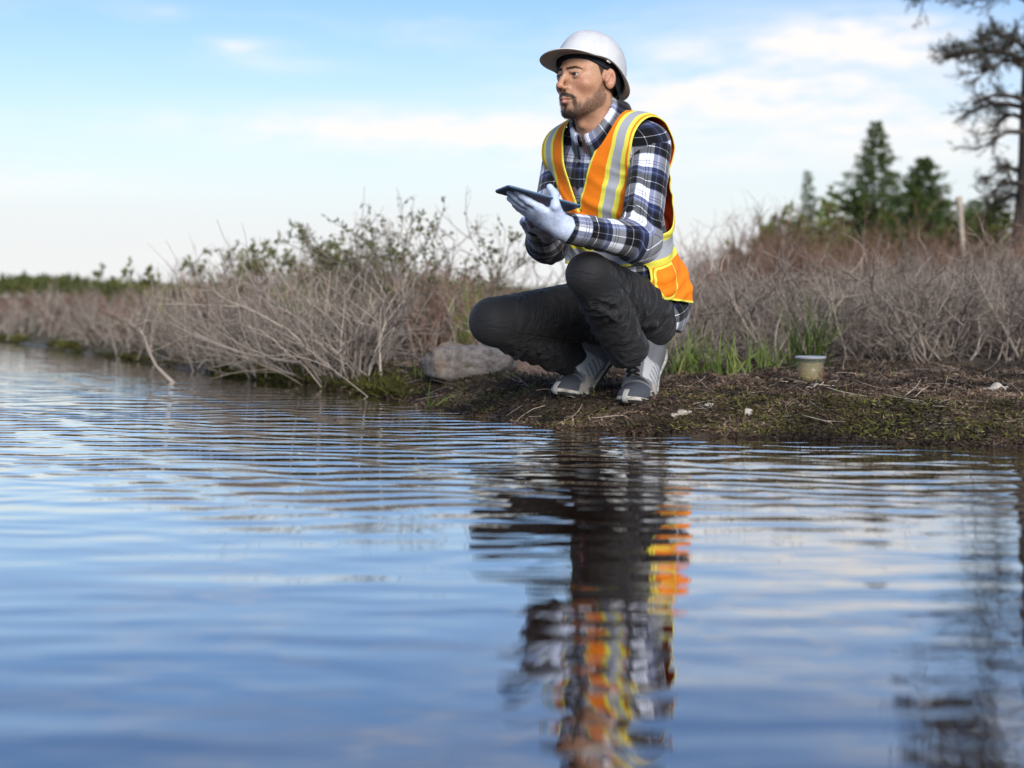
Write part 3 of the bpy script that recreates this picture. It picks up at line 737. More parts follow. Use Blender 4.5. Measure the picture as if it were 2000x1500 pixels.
def build_bank():
    r = np.random.default_rng(41)
    def pts(n, pxr, sr, thin=None):
        px = r.uniform(pxr[0], pxr[1], n * 3); d = r.uniform(3.3, 6.4, n * 3)
        x = (px - 1000) / F * d; s = shore_sd(x, d)
        k = (s > sr[0]) & (s < sr[1])
        if thin is not None: k &= r.uniform(0, 1, n * 3) < thin(x, d, s)
        x, d = x[k][:n], d[k][:n]
        z = ground_z(x, d)
        return np.stack([x, d, z], 1)
    # litter: small curled dead leaves and bits
    L = Leaves()
    p = pts(95000, (560, 2420), (-0.03, 2.2), lambda x, y, s: smoothstep(2.8, 0.2, s) * (1 - 0.85 * smoothstep(1.0, 0.6, np.hypot((x - P(1045, 725, 5.5)[0]) / 0.26, (y - 5.5) / 0.38))))
    dd = r.normal(size=p.shape) * [1, 1, 0.45]; p[:, 2] += 0.002 + r.uniform(0, 0.008, len(p))
    sh = np.clip(0.35 + 0.5 * fbm(p * 9, 3, 3) + r.normal(0, 0.17, len(p)), 0, 1)
    L.add(p, dd, r.uniform(0.006, 0.026, len(p)), r.uniform(0.002, 0.0075, len(p)), sh * 0.93)
    m = shade_mat('dead_litter', [(0.0, (0.014, 0.010, 0.007)), (0.4, (0.075, 0.047, 0.030)), (0.72, (0.18, 0.12, 0.078)), (0.93, (0.29, 0.215, 0.15)), (1.0, (0.42, 0.37, 0.31))], 0.75, 0.3, 0.0, 60)
    add('leaf_litter', L.mesh('litter'), m, label='dark brown dead leaf litter covering the bank', cat='litter', kind='stuff')
    # moss and trampled green strands near the edge
    L = Leaves()
    def th(x, y, s):
        q = np.stack([x, y * 1.6, 0 * x], 1)
        return np.clip(smoothstep(0.62, 0.10, s) * (0.55 + 1.1 * fbm(q * 3.2 + 4, 3, 8)) + 0.9 * smoothstep(0.10, 0.0, np.abs(s - 0.10)) * smoothstep(0.5, 0.9, x) * (0.7 + fbm(q * 5, 2, 4)), 0, 1) * smoothstep(-0.02, 0.03, s)
    p = pts(46000, (760, 2420), (-0.005, 0.75), th)
    p[:, 2] += r.uniform(0.0, 0.012, len(p))
    dd = r.normal(size=p.shape) * [1.0, 0.6, 0.35] + [0, 0, 0.25]
    L.add(p, dd, r.uniform(0.008, 0.026, len(p)), r.uniform(0.0018, 0.0045, len(p)), np.clip(0.45 + 0.5 * fbm(p * 6 + 3, 3, 13) + r.normal(0, 0.2, len(p)), 0, 1))
    m = shade_mat('moss_strands', [(0.0, (0.03, 0.028, 0.007)), (0.5, (0.10, 0.095, 0.022)), (0.85, (0.20, 0.20, 0.045)), (1.0, (0.30, 0.26, 0.10))], 0.7, 0.25, 0.2, 60)
    add('moss_cover', L.mesh('moss'), m, label='olive and yellow green moss strands along the water line', cat='moss', kind='stuff')
    # mossy green fringe where the left thicket meets the water
    L = Leaves(); n = 16000
    px = r.uniform(-50, 790, n); d0 = np.interp(px, [q[0] for q in SHORE_PX], [on_water(*q)[1] for q in SHORE_PX]); d = d0 + np.abs(r.normal(0, 0.16, n)) - 0.02
    x = (px - 1000) / F * d; cl = 0.5 + fbm(np.stack([x * 2.2, d * 2.2, 0 * x], 1), 3, 19)
    k = r.uniform(0, 1, n) < np.clip(cl, 0.05, 1); x, d, cl = x[k], d[k], cl[k]
    p = np.stack([x, d, ground_z(x, d) + r.uniform(0, 0.03, len(x)) * np.clip(cl, 0, 1.2)], 1)
    L.add(p, r.normal(size=p.shape) * [1, 1, 0.6] + [0, 0, 0.5], r.uniform(0.015, 0.05, len(p)), r.uniform(0.004, 0.009, len(p)), np.clip(0.15 + 0.35 * (cl - 0.5) + r.normal(0, 0.18, len(p)), 0, 1))
    add('moss_fringe', L.mesh('moss_fringe'), m, label='dark olive moss fringe at the foot of the left thicket', cat='moss', kind='stuff')
    # dead stalks lying about
    T = Tubes()
    p = pts(900, (560, 2120), (0.05, 1.8)); p[:, 2] += 0.008
    dv = r.normal(size=p.shape) * [1, 1, 0.10]
    T.add(grow(p, dv, r.uniform(0.03, 0.13, len(p)), 4, 0.3, 0, r), r.uniform(0.0008, 0.002, len(p)), 0.0007, r.uniform(0.2, 1.0, len(p)))
    add('fallen_twig_litter', T.mesh('fallen_twigs'), TWIG, label='thin dead twigs lying over the brown bank', cat='twigs', kind='stuff')

    def blades(name, px, py_base, d, n, hgt, label, spread=0.25, r0=0.03, wid=0.007, sh=(0.1, 0.8), group=None, lean=(0, 0)):
        if d < 5.6: d = gpt(px, py_base)[1]
        x = (px - 1000) / F * d; z = zat(x, d)
        k = 7
        b = np.stack([x + r.normal(0, r0, n), d + r.normal(0, r0, n), np.full(n, z - 0.01)], 1)
        dirs = np.stack([r.normal(lean[0], spread, n), r.normal(lean[1], spread, n), np.ones(n)], 1)
        A = grow(b, dirs, hgt * r.uniform(0.45, 1.1, n), k, 0.25, -0.25, r)
        t = norm(np.gradient(A, axis=1)); u = norm(np.cross(t, np.array([r.normal(), r.normal(), 0.1]) + r.normal(size=(n, 1, 3)) * 0.6))
        w = (wid * np.sin(np.linspace(0.45, 1, k) * np.pi) * 0.5)[None, :, None]
        fold = np.cross(u, t) * w * 0.5
        V = np.stack([A - u * w, A + fold, A + u * w], 2).reshape(-1, 3)
        base = np.arange(n)[:, None, None] * (k * 3) + np.arange(k - 1)[None, :, None] * 3 + np.arange(2)[None, None, :]
        Fc = np.stack([base, base + 1, base + 4, base + 3], -1).reshape(-1, 4)
        shd = np.repeat(r.uniform(sh[0], sh[1], n), k * 3)
        add(name, mesh_np(name, V, Fc, attrs={'shade': shd}), GRASS, label=label, cat='grass', group=group)
    G = 'grass tufts along the back of the bank'
    blades('grass_tuft', 1585, 722, 5.35, 80, 0.34, 'tallest bright green grass tuft directly behind the sample jar', 0.20, 0.035, 0.009, (0.35, 0.9), G)
    blades('grass_tuft', 1365, 735, 5.15, 26, 0.23, 'green grass tuft nearest the crouching man of the middle ones', 0.28, 0.03, 0.008, (0.4, 0.9), G)
    blades('grass_tuft', 1437, 735, 5.2, 26, 0.22, 'green grass tuft between the man and the jar, third from the jar', 0.3, 0.035, 0.008, (0.4, 0.9), G)
    blades('grass_tuft', 1505, 725, 5.3, 24, 0.18, 'shorter grass tuft left of the jar', 0.3, 0.04, 0.007, (0.3, 0.9), G)
    blades('grass_tuft', 1292, 735, 5.0, 24, 0.2, 'grass tuft beside the nearer shoe heel', 0.28, 0.04, 0.007, (0.3, 0.9), G)
    blades('grass_tuft', 1325, 730, 5.3, 24, 0.2, 'yellowish grass tuft just behind the heel', 0.3, 0.05, 0.007, (0.5, 1.0), G)
    blades('grass_tuft', 1545, 718, 5.25, 16, 0.14, 'thin yellow green tuft touching the jar', 0.3, 0.03, 0.007, (0.5, 0.95), G)
    blades('grass_tuft', 838, 798, 4.83, 7, 0.115, 'lone grass sprig standing at the water edge', 0.30, 0.008, 0.008, (0.55, 0.85), None, (0.35, 0))
    blades('grass_tuft', 1160, 775, 4.2, 5, 0.045, 'tiny bright green shoot between the two shoes', 0.25, 0.005, 0.006, (0.8, 0.86))
    blades('grass_tuft', 825, 745, 5.5, 12, 0.16, 'slender green blades at the left end of the boulder', 0.12, 0.015, 0.007, (0.4, 0.8))
    blades('grass_tuft', 600, 735, 6.9, 40, 0.42, 'tall green grass inside the dead shrub', 0.18, 0.10, 0.009, (0.4, 0.9))
    blades('grass_tuft', 672, 735, 7.2, 30, 0.45, 'tall yellow green grass behind the upright dead stems', 0.18, 0.10, 0.009, (0.5, 0.95))
    G = 'short single sprouts on the bank'
    for px, py, d, hh, lab in ((1657, 722, 4.95, 0.05, 'short sprout right of the jar'), (1685, 740, 4.8, 0.05, 'dark short sprout right of the jar above the curved blade'),
                               (1610, 770, 4.45, 0.09, 'long curved green blade lying in front of the jar'), (1745, 735, 4.9, 0.05, 'brownish sprouts in the middle of the right bank'),
                               (1838, 745, 4.75, 0.045, 'small sprout left of the pale bleached leaf'), (1895, 755, 4.7, 0.045, 'upright sprout closest to the pale bleached leaf'),
                               (1920, 745, 4.75, 0.05, 'slanting sprout behind the pale bleached leaf'), (980, 770, 4.75, 0.04, 'short olive sprout below the boulder'), (1030, 760, 4.8, 0.04, 'short olive sprout below the sandy slab')):
        lying = 'lying' in lab
        blades('grass_sprout', px, py, d, 4 if not lying else 2, hh, lab, 0.3, 0.006, 0.006 if not lying else 0.008, (0.5, 0.9), G, (1.6, 0) if lying else (0.2, 0))

    # stones
    def blob(name, c, rad, seed, mat, label, cat='stone', flat=0.0, sub=5, amp=0.16, fac=None, group=None, freq=2.2):
        n = 2 ** sub; th = np.linspace(0, np.pi, n + 1); ph = np.linspace(0, 2 * np.pi, 2 * n, endpoint=False)
        TH, PH = np.meshgrid(th, ph, indexing='ij')
        D = np.stack([np.sin(TH) * np.cos(PH), np.sin(TH) * np.sin(PH), np.cos(TH)], -1).reshape(-1, 3)
        sup = (np.abs(D) ** 2.6).sum(1, keepdims=True) ** (-1 / 2.6)
        q = D * sup
        disp = 1 + amp * fbm(D * freq + seed * 5.1, 4, seed) + 0.03 * fbm(D * 12, 3, seed + 2)
        q = q * disp[:, None]
        for k in range(5):       # broken facets
            nv = norm(np.random.default_rng(seed * 10 + k).normal(size=3)); lim = 0.80
            s = q @ nv; q = q - np.where(s > lim, (s - lim) * 0.85, 0)[:, None] * nv
        q = q * np.array(rad) + np.array(c)
        i = np.arange(n)[:, None] * (2 * n) + np.arange(2 * n)[None, :]; j = np.arange(n)[:, None] * (2 * n) + (np.arange(2 * n)[None, :] + 1) % (2 * n)
        Fc = np.stack([i, i + 2 * n, j + 2 * n, j], -1).reshape(-1, 4)
        return add(name, mesh_np(name, q, Fc), mat, label=label, cat=cat, group=group)
    g = Mat('granite', rough=0.85, spec=0.25)
    p = g.pos(); n1 = g.noise(p, 22, 6, 0.7); n2 = g.noise(p, 90, 4, 0.7); n3 = g.noise(p, 5, 3)
    c = g.ramp(n1, [(0.34, (0.11, 0.09, 0.075)), (0.48, (0.30, 0.25, 0.205)), (0.62, (0.47, 0.40, 0.33))])
    c = g.mix(g.math('MULTIPLY', n2, 0.45), c, (0.26, 0.225, 0.20))
    c = g.mix(g.math('MULTIPLY', g.math('SUBTRACT', n3, 0.52, clamp=True), 4.0, clamp=True), c, (0.30, 0.20, 0.12))
    g.set('Base Color', c); g.bump(g.math('ADD', n2, n1), 1.0, 0.014)
    ctr = P(914, 712, 5.3); ctr[2] = 0.118
    blob('boulder', ctr, (0.186, 0.13, 0.084), 8, g.m, 'rounded grey brown granite boulder lying at the edge of the bank', 'boulder')
    s = Mat('sandstone', rough=0.9, spec=0.2)
    p = s.pos(); n1 = s.noise(p, 10, 5, 0.6)
    s.set('Base Color', s.ramp(n1, [(0.3, (0.10, 0.062, 0.042)), (0.55, (0.20, 0.132, 0.09)), (0.75, (0.29, 0.21, 0.15))])); s.bump(s.noise(p, 40, 5, 0.7), 0.6, 0.008)
    ctr = P(1062, 735, 5.6); ctr[2] = 0.055
    blob('sandy_slab', ctr, (0.23, 0.16, 0.085), 6, s.m, 'low tan sandy slab between the boulder and the far shoe', 'rock', amp=0.22)
    wst = Mat('pale_stone', rough=0.8, base=(0.42, 0.37, 0.31)); wst.bump(wst.noise(wst.pos(), 90, 4), 0.6, 0.004)
    for k, (px, py, d, rad, lab) in enumerate(((1336, 811, 4.03, (0.022, 0.014, 0.010), 'white pebble in front of the nearer shoe'), (1318, 815, 4.02, (0.013, 0.01, 0.007), 'smaller pale pebble touching the white one'),
                                         (1385, 795, 4.2, (0.014, 0.01, 0.007), 'flat tan pebble right of the nearer shoe'), (1462, 812, 4.05, (0.012, 0.006, 0.012), 'upright pale chip in the middle of the bank'))):
        x, y = gpt(px, py)[:2]
        blob('pebble', (x, y, zat(x, y) + rad[2] * 0.7), rad, 20 + k, wst.m, lab, 'pebble', sub=4, group='pale pebbles on the bank')
    # bleached curled leaf at the right
    x, y = gpt(1940, 768)[:2]
    u, v = np.meshgrid(np.linspace(-1, 1, 15), np.linspace(-1, 1, 9), indexing='ij')
    wv = (1 - np.abs(u) ** 1.7) * 0.022
    V = np.stack([x + u * 0.042 + 0.004 * v, y + v * wv, zat(x, y) + 0.012 + 0.014 * (1 - u ** 2) - 0.012 * v * v + 0.006 * np.sin(u * 6 + v * 2) + 0.01 * u], -1).reshape(-1, 3)
    i = np.arange(14)[:, None] * 9 + np.arange(8)[None, :]
    lf = Mat('bleached_leaf', rough=0.8, base=(0.42, 0.37, 0.30)); lf.bump(lf.noise(lf.pos(), 120, 3), 0.5, 0.003)
    o = add('bleached_leaf', mesh_np('bleached_leaf', V, np.stack([i, i + 9, i + 10, i + 1], -1).reshape(-1, 4)), lf.m, label='pale bleached curled leaf on the right of the bank', cat='leaf')
    sm = o.modifiers.new('thickness', 'SOLIDIFY'); sm.thickness = 0.002
    # pale bark sliver by the jar
    x, y = gpt(1590, 764)[:2]
    V = V * 0; u2, v2 = u, v
    V = np.stack([x + u2 * 0.03, y + v2 * wv * 0.6, zat(x, y) + 0.008 + 0.02 * (u2 * 0.5 + 0.5) + 0.004 * np.sin(u2 * 7)], -1).reshape(-1, 3)
    o = add('bark_flake', mesh_np('bark_flake', V, np.stack([i, i + 9, i + 10, i + 1], -1).reshape(-1, 4)), lf.m, label='pale bark flake in front of the sample jar', cat='bark')
    sm = o.modifiers.new('thickness', 'SOLIDIFY'); sm.thickness = 0.002
    # pale stick at far right behind the bank
    q = np.array([P(1955, 740, 5.2), P(1985, 745, 5.15), P(2030, 752, 5.1)]); T = Tubes(); T.add(q[None], [0.012], [0.010], [0.95], 6)
    add('fallen_stick', T.mesh('fallen_stick'), TWIG, label='pale fallen stick lying at the right end of the bank', cat='stick')
build_bank()

def lathe(prof, n=40):
    prof = np.array(prof, float); a = np.arange(n) * 2 * np.pi / n; k = len(prof)
    V = np.stack([prof[:, None, 0] * np.cos(a), prof[:, None, 0] * np.sin(a), np.repeat(prof[:, None, 1], n, 1)], -1).reshape(-1, 3)
    i = np.arange(k - 1)[:, None] * n + np.arange(n)[None, :]; j = np.arange(k - 1)[:, None] * n + (np.arange(n)[None, :] + 1) % n
    return V, np.stack([i, j, j + n, i + n], -1).reshape(-1, 4)

def build_jar():
    x, d, z = gpt(1583, 751); z += 0.003
    e = empty('sample_jar', (x, d, z), label='clear lidded plastic jar with murky water and brown leaves, standing on the bank', cat='jar')
    base = np.array([x, d, z])
    gl = Mat('clear_plastic', rough=0.08, base=(0.9, 0.93, 0.93), spec=0.6)
    tr_ = gl.n.new('ShaderNodeBsdfTransparent'); ms_ = gl.n.new('ShaderNodeMixShader'); ms_.inputs[0].default_value = 0.06
    gl.l.new(tr_.outputs[0], ms_.inputs[1]); gl.l.new(gl.b.outputs[0], ms_.inputs[2]); gl.l.new(ms_.outputs[0], gl.out.inputs[0])
    V, Fc = lathe([(0.001, 0.0), (0.036, 0.0), (0.0395, 0.003), (0.0465, 0.082), (0.0485, 0.0825), (0.0485, 0.084), (0.0450, 0.084), (0.0447, 0.080), (0.038, 0.004), (0.0345, 0.002), (0.001, 0.002)])
    add('cup', mesh_np('cup', V + base, Fc), gl.m, e)
    w = Mat('murky_water', rough=0.1, base=(0.44, 0.36, 0.14), spec=0.5)
    tr_ = w.n.new('ShaderNodeBsdfTransparent'); tr_.inputs[0].default_value = (0.86, 0.78, 0.54, 1); ms_ = w.n.new('ShaderNodeMixShader'); ms_.inputs[0].default_value = 0.3
    w.l.new(tr_.outputs[0], ms_.inputs[1]); w.l.new(w.b.outputs[0], ms_.inputs[2]); w.l.new(ms_.outputs[0], w.out.inputs[0])
    V, Fc = lathe([(0.0005, 0.0035), (0.032, 0.0035), (0.0355, 0.0055), (0.0408, 0.070), (0.0005, 0.0705)])
    add('water_fill', mesh_np('fill', V + base, Fc), w.m, e)
    ld = Mat('frosted_lid', rough=0.55, base=(0.46, 0.47, 0.46), spec=0.2); ld.set('Transmission Weight', 0.5)
    V, Fc = lathe([(0.0005, 0.0885), (0.040, 0.0885), (0.042, 0.0905), (0.0485, 0.0905), (0.0502, 0.089), (0.0502, 0.0815), (0.0490, 0.0815), (0.0488, 0.0845), (0.0005, 0.0855)])
    add('lid', mesh_np('lid', V + base, Fc), ld.m, e)
    br = Mat('brown_leaf', rough=0.6); br.set('Base Color', br.ramp(br.noise(br.pos(), 120, 4), [(0.3, (0.05, 0.025, 0.006)), (0.7, (0.26, 0.15, 0.03))]))
    r = np.random.default_rng(3)
    u, v = np.meshgrid(np.linspace(-1, 1, 11), np.linspace(-1, 1, 7), indexing='ij'); i = np.arange(10)[:, None] * 7 + np.arange(6)[None, :]
    for k, (ox, oy, oz, sx, sz, tilt) in enumerate(((0.022, -0.022, 0.036, 0.010, 0.030, 0.15), (0.034, -0.008, 0.045, 0.008, 0.026, -0.2), (0.028, -0.016, 0.02, 0.012, 0.016, 0.5), (-0.006, -0.02, 0.010, 0.017, 0.006, 1.2))):
        wv = (1 - np.abs(u) ** 2) * sx * (1 + 0.25 * np.sin(u * 9 + k))
        X = v * wv; Zz = u * sz; Yv = 0.004 * np.sin(u * 3 + v * 2 + k)
        X, Zz = X * math.cos(tilt) - Zz * math.sin(tilt) * 0.6, Zz * math.cos(tilt) * 1.0 + X * math.sin(tilt)
        V = np.stack([X + ox, Yv + oy, Zz + oz], -1).reshape(-1, 3)
        V[:, 2] = np.clip(V[:, 2], 0.0055, 0.078); rr = np.hypot(V[:, 0], V[:, 1]); lim = 0.0368 + 0.0054 * V[:, 2] / 0.07; f = lim / rr; V[:, 0] *= f; V[:, 1] *= f
        o = add('leaf', mesh_np('leaf', V + base, np.stack([i, i + 7, i + 8, i + 1], -1).reshape(-1, 4)), br.m, e)
        sm = o.modifiers.new('thickness', 'SOLIDIFY'); sm.thickness = 0.0012
build_jar()
# ------------------------------------------------------------------ implicit-surface modelling
def s_ell(p, c, r, R=None):
    q = p - np.asarray(c, float)
    if R is not None: q = q @ np.asarray(R).T
    r = np.asarray(r, float)
    k0 = np.linalg.norm(q / r, axis=1); k1 = np.linalg.norm(q / (r * r), axis=1)
    return k0 * (k0 - 1.0) / (k1 + 1e-9)
def s_cap(p, a, b, ra, rb=None, full=False):
    a = np.asarray(a, float); b = np.asarray(b, float); rb = ra if rb is None else rb
    ab = b - a; t = np.clip(((p - a) @ ab) / (ab @ ab), 0, 1)
    d = np.linalg.norm(p - a - t[:, None] * ab, axis=1) - (ra + (rb - ra) * t)
    return (d, t) if full else d
def smin(a, b, k):
    h = np.maximum(k - np.abs(a - b), 0) / k
    return np.minimum(a, b) - h * h * k * 0.25
def smax(a, b, k): return -smin(-a, -b, k)

def mesh_sdf(fn, lo, hi, h, relax=2):
    """surface nets on a sparse grid, then vertices are pulled onto the surface"""
    lo = np.asarray(lo, float); hi = np.asarray(hi, float)
    c = 4
    n = (np.ceil((hi - lo) / (h * c)).astype(int)) * c + 1
    ax = [lo[i] + h * np.arange(n[i]) for i in range(3)]
    cx = [a[::c] for a in ax]
    G = np.stack(np.meshgrid(*cx, indexing='ij'), -1)
    Dc = fn(G.reshape(-1, 3)).reshape(G.shape[:3])
    D = np.where(Dc > 0, 1.0, -1.0).repeat(c, 0).repeat(c, 1).repeat(c, 2)[:n[0], :n[1], :n[2]].astype(np.float32)
    near = np.abs(Dc) < h * c * 2.0
    full = near.repeat(c, 0).repeat(c, 1).repeat(c, 2)[:n[0], :n[1], :n[2]]
    I = np.argwhere(full)
    if len(I):
        pts = lo + I * h
        out = np.concatenate([fn(pts[k:k + 400000]) for k in range(0, len(pts), 400000)])
        D[I[:, 0], I[:, 1], I[:, 2]] = out
    S = D < 0
    s8 = [S[dx:n[0] - 1 + dx, dy:n[1] - 1 + dy, dz:n[2] - 1 + dz] for dx in (0, 1) for dy in (0, 1) for dz in (0, 1)]
    cnt = sum(s.astype(np.int8) for s in s8)
    act = (cnt > 0) & (cnt < 8)
    idx = -np.ones(act.shape, np.int64); A = np.argwhere(act); idx[act] = np.arange(len(A))
    pos = np.zeros((len(A), 3)); num = np.zeros(len(A))
    cor = [(dx, dy, dz) for dx in (0, 1) for dy in (0, 1) for dz in (0, 1)]
    for i, a in enumerate(cor):
        for j, b in enumerate(cor):
            if j <= i or sum(abs(a[q] - b[q]) for q in range(3)) != 1: continue
            va = D[A[:, 0] + a[0], A[:, 1] + a[1], A[:, 2] + a[2]]; vb = D[A[:, 0] + b[0], A[:, 1] + b[1], A[:, 2] + b[2]]
            x = (va < 0) != (vb < 0)
            t = np.where(x, va / np.where(x, va - vb, 1), 0)
            e = np.array(a) + t[:, None] * (np.array(b) - np.array(a))
            pos += np.where(x[:, None], e, 0); num += x
    V = lo + (A + pos / np.maximum(num, 1)[:, None]) * h
    quads = []
    for axis in range(3):
        o1, o2 = [(1, 2), (2, 0), (0, 1)][axis]
        sl = [slice(1, n[q] - 1) for q in range(3)]; sl[axis] = slice(0, n[axis] - 1)
        a = S[tuple(sl)]; sl2 = list(sl); sl2[axis] = slice(1, n[axis]); b = S[tuple(sl2)]
        E = np.argwhere(a != b)
        base = E + np.array([1 if q != axis else 0 for q in range(3)])
        fl = a[E[:, 0], E[:, 1], E[:, 2]]
        def cell(d1, d2):
            q = base.copy(); q[:, o1] -= d1; q[:, o2] -= d2
            return idx[q[:, 0], q[:, 1], q[:, 2]]
        Q = np.stack([cell(1, 1), cell(0, 1), cell(0, 0), cell(1, 0)], 1)
        Q[~fl] = Q[~fl][:, ::-1]
        quads.append(Q)
    Q = np.concatenate(quads); Q = Q[(Q >= 0).all(1)]
    for _ in range(relax):
        e = h * 0.35
        d = fn(V)
        g = np.stack([fn(V + np.eye(3)[i] * e) - fn(V - np.eye(3)[i] * e) for i in range(3)], 1) / (2 * e)
        gl = (g * g).sum(1)
        st = np.clip(d / np.maximum(gl, 0.15), -h, h)
        V = V - g * st[:, None]
    return V, Q

# ------------------------------------------------------------------ the crouching man: frame of the pose
Z = np.array([0, 0, 1.0])
FWD = norm(np.array([-0.75, -0.66, 0.0])); LFT = np.array([-FWD[1], FWD[0], 0.0]);
if LFT[1] > 0: LFT = -LFT                      # his left hand side points to the camera and to the right
DD = 0.05
def J(px, py, d): return P(px, py, d + DD)
pelvis = J(1216, 604, 4.29); lumbar = J(1214, 500, 4.26); chest = J(1190, 385, 4.185); neckb = J(1176, 258, 4.15)
shC = J(1182, 293, 4.155); shL = shC + LFT * 0.182; shR = shC - LFT * 0.182
elL = J(1250, 472, 3.90); wrL = J(1112, 446, 3.77)
elR = J(1070, 474, 4.12); wrR = J(1050, 434, 3.93)
hipL = pelvis + LFT * 0.085; hipR = pelvis - LFT * 0.085
knL = J(1150, 537, 3.89); anL = J(1241, 710, 4.14)
knR = J(964, 628, 4.18); anR = J(1148, 712, 4.40)
head_c = J(1151, 154, 4.06); HS = 1.03
HF = norm(np.array([-0.77, -0.64, 0.0])); HR = np.cross(HF, Z)      # head: forward, right
_a = math.radians(-1.5)
HM = np.stack([HR, HF * math.cos(_a) - Z * math.sin(_a), Z * math.cos(_a) + HF * math.sin(_a)])     # rows = local axes in world
def head_to_world(v): return np.asarray(v) @ HM * HS + head_c
def world_to_head(p): return (p - head_c) @ HM.T / HS
root_xy = (anL + anR) / 2
person = empty('person', (float(root_xy[0]), float(root_xy[1]), zat(root_xy[0], root_xy[1])),
               label='man in white hard hat and orange safety vest crouching on the bank with a tablet', cat='person')

# ------------------------------------------------------------------ head (local millimetres: x right, y forward, z up; eyes at z = 0)
def head_sdf_mm(p):
    x = np.abs(p[:, 0]); q = np.stack([x, p[:, 1], p[:, 2]], 1)
    d = s_ell(q, (0, -12, 34), (75, 95, 86))
    d = smin(d, s_ell(q, (0, 24, -20), (63, 66, 80)), 26)
    d = smin(d, s_ell(q, (0, 26, -70), (50, 56, 42)), 24)
    d = smin(d, s_cap(q, (50, -4, -52), (20, 62, -98), 15, 13), 22)
    d = smin(d, s_ell(q, (0, 72, -102), (20, 15, 15)), 20)
    d = smin(d, s_ell(q, (44, 56, -27), (20, 19, 15)), 24)
    d = smin(d, s_ell(q, (0, 74, -62), (29, 21, 26)), 20)
    # eye sockets, brow
    d = smax(d, -s_ell(q, (33, 99, -2), (20, 19, 13)), 12)
    d = smin(d, s_cap(q, (8, 84.5, 16), (44, 71, 17), 6.5, 5.5), 15)
    # nose
    nb = s_cap(q, (0, 87, 7), (0, 109, -28), 6.2, 7.8)
    nb = smin(nb, s_ell(q, (0, 110.5, -33.5), (10.5, 9.5, 8.5)), 7)
    nb = smin(nb, (s_ell(q, (12.5, 97.5, -39.5), (6.8, 9, 6.8))), 6)
    d = smin(d, nb, 9)
    d = smax(d, -s_ell(q, (7.5, 104, -47.5), (3.6, 5, 3.6)), 4)
    # eyes: lids around the ball, slit left open
    lid = s_ell(q, (32.5, 74, -1), (15.8, 14.2, 14.2))
    slit = s_ell(q, (32.5, 88, -1.4), (14.4, 11, 4.4))
    lid = smax(lid, -slit, 1.5)
    d = smin(d, lid, 4.5)
    d = smax(d, -slit, 1.5)
    d = smin(d, s_cap(q, (19.5, 86.5, 7.2), (45, 78, 5.4), 3.6, 2.6), 5)
    # lips
    up = s_cap(q, (0, 93.0, -65.5), (24, 82.5, -69.5), 5.6, 2.4)
    lo_ = s_cap(q, (0, 92.0, -76.5), (21, 82, -72), 7.0, 2.8)
    d = smin(d, up, 4.5); d = smin(d, lo_, 4.5)
    d = smax(d, -s_cap(q, (0, 100, -70.4), (23, 86.5, -70.2), 2.0, 1.6), 2.2)
    d = smax(d, -s_ell(q, (0, 100, -86.5), (14, 11, 4)), 8)
    # nasolabial softness
    d = smax(d, -s_cap(q, (19, 99, -44), (30, 90, -66), 3.0, 3.0), 9)
    # ears
    ear = s_ell(q, (78, -6, -8), (8.5, 16.5, 28.5), np.array([[0.9, 0.43, 0], [-0.43, 0.9, 0.0], [0, 0, 1]]))
    ear = smax(ear, -s_ell(q, (88, 0, -4), (9.5, 11, 20)), 3)
    ear = smin(ear, s_cap(q, (80, 3, -12), (83, -6, 8), 2.2, 1.8), 4)
    ear = smin(ear, s_ell(q, (77, 7, -14), (5, 5, 6)), 5)
    d = smin(d, ear, 5)
    # neck
    n = s_cap(p, (0, -16, -60), (0, -58, -225), 54, 50)
    n = smin(n, s_cap(q, (46, -10, -80), (32, -4, -140), 12, 9), 30)
    n = smin(n, s_ell(q, (0, 28, -128), (10, 9, 13)), 22)
    d = smin(d, n, 26)
    return d

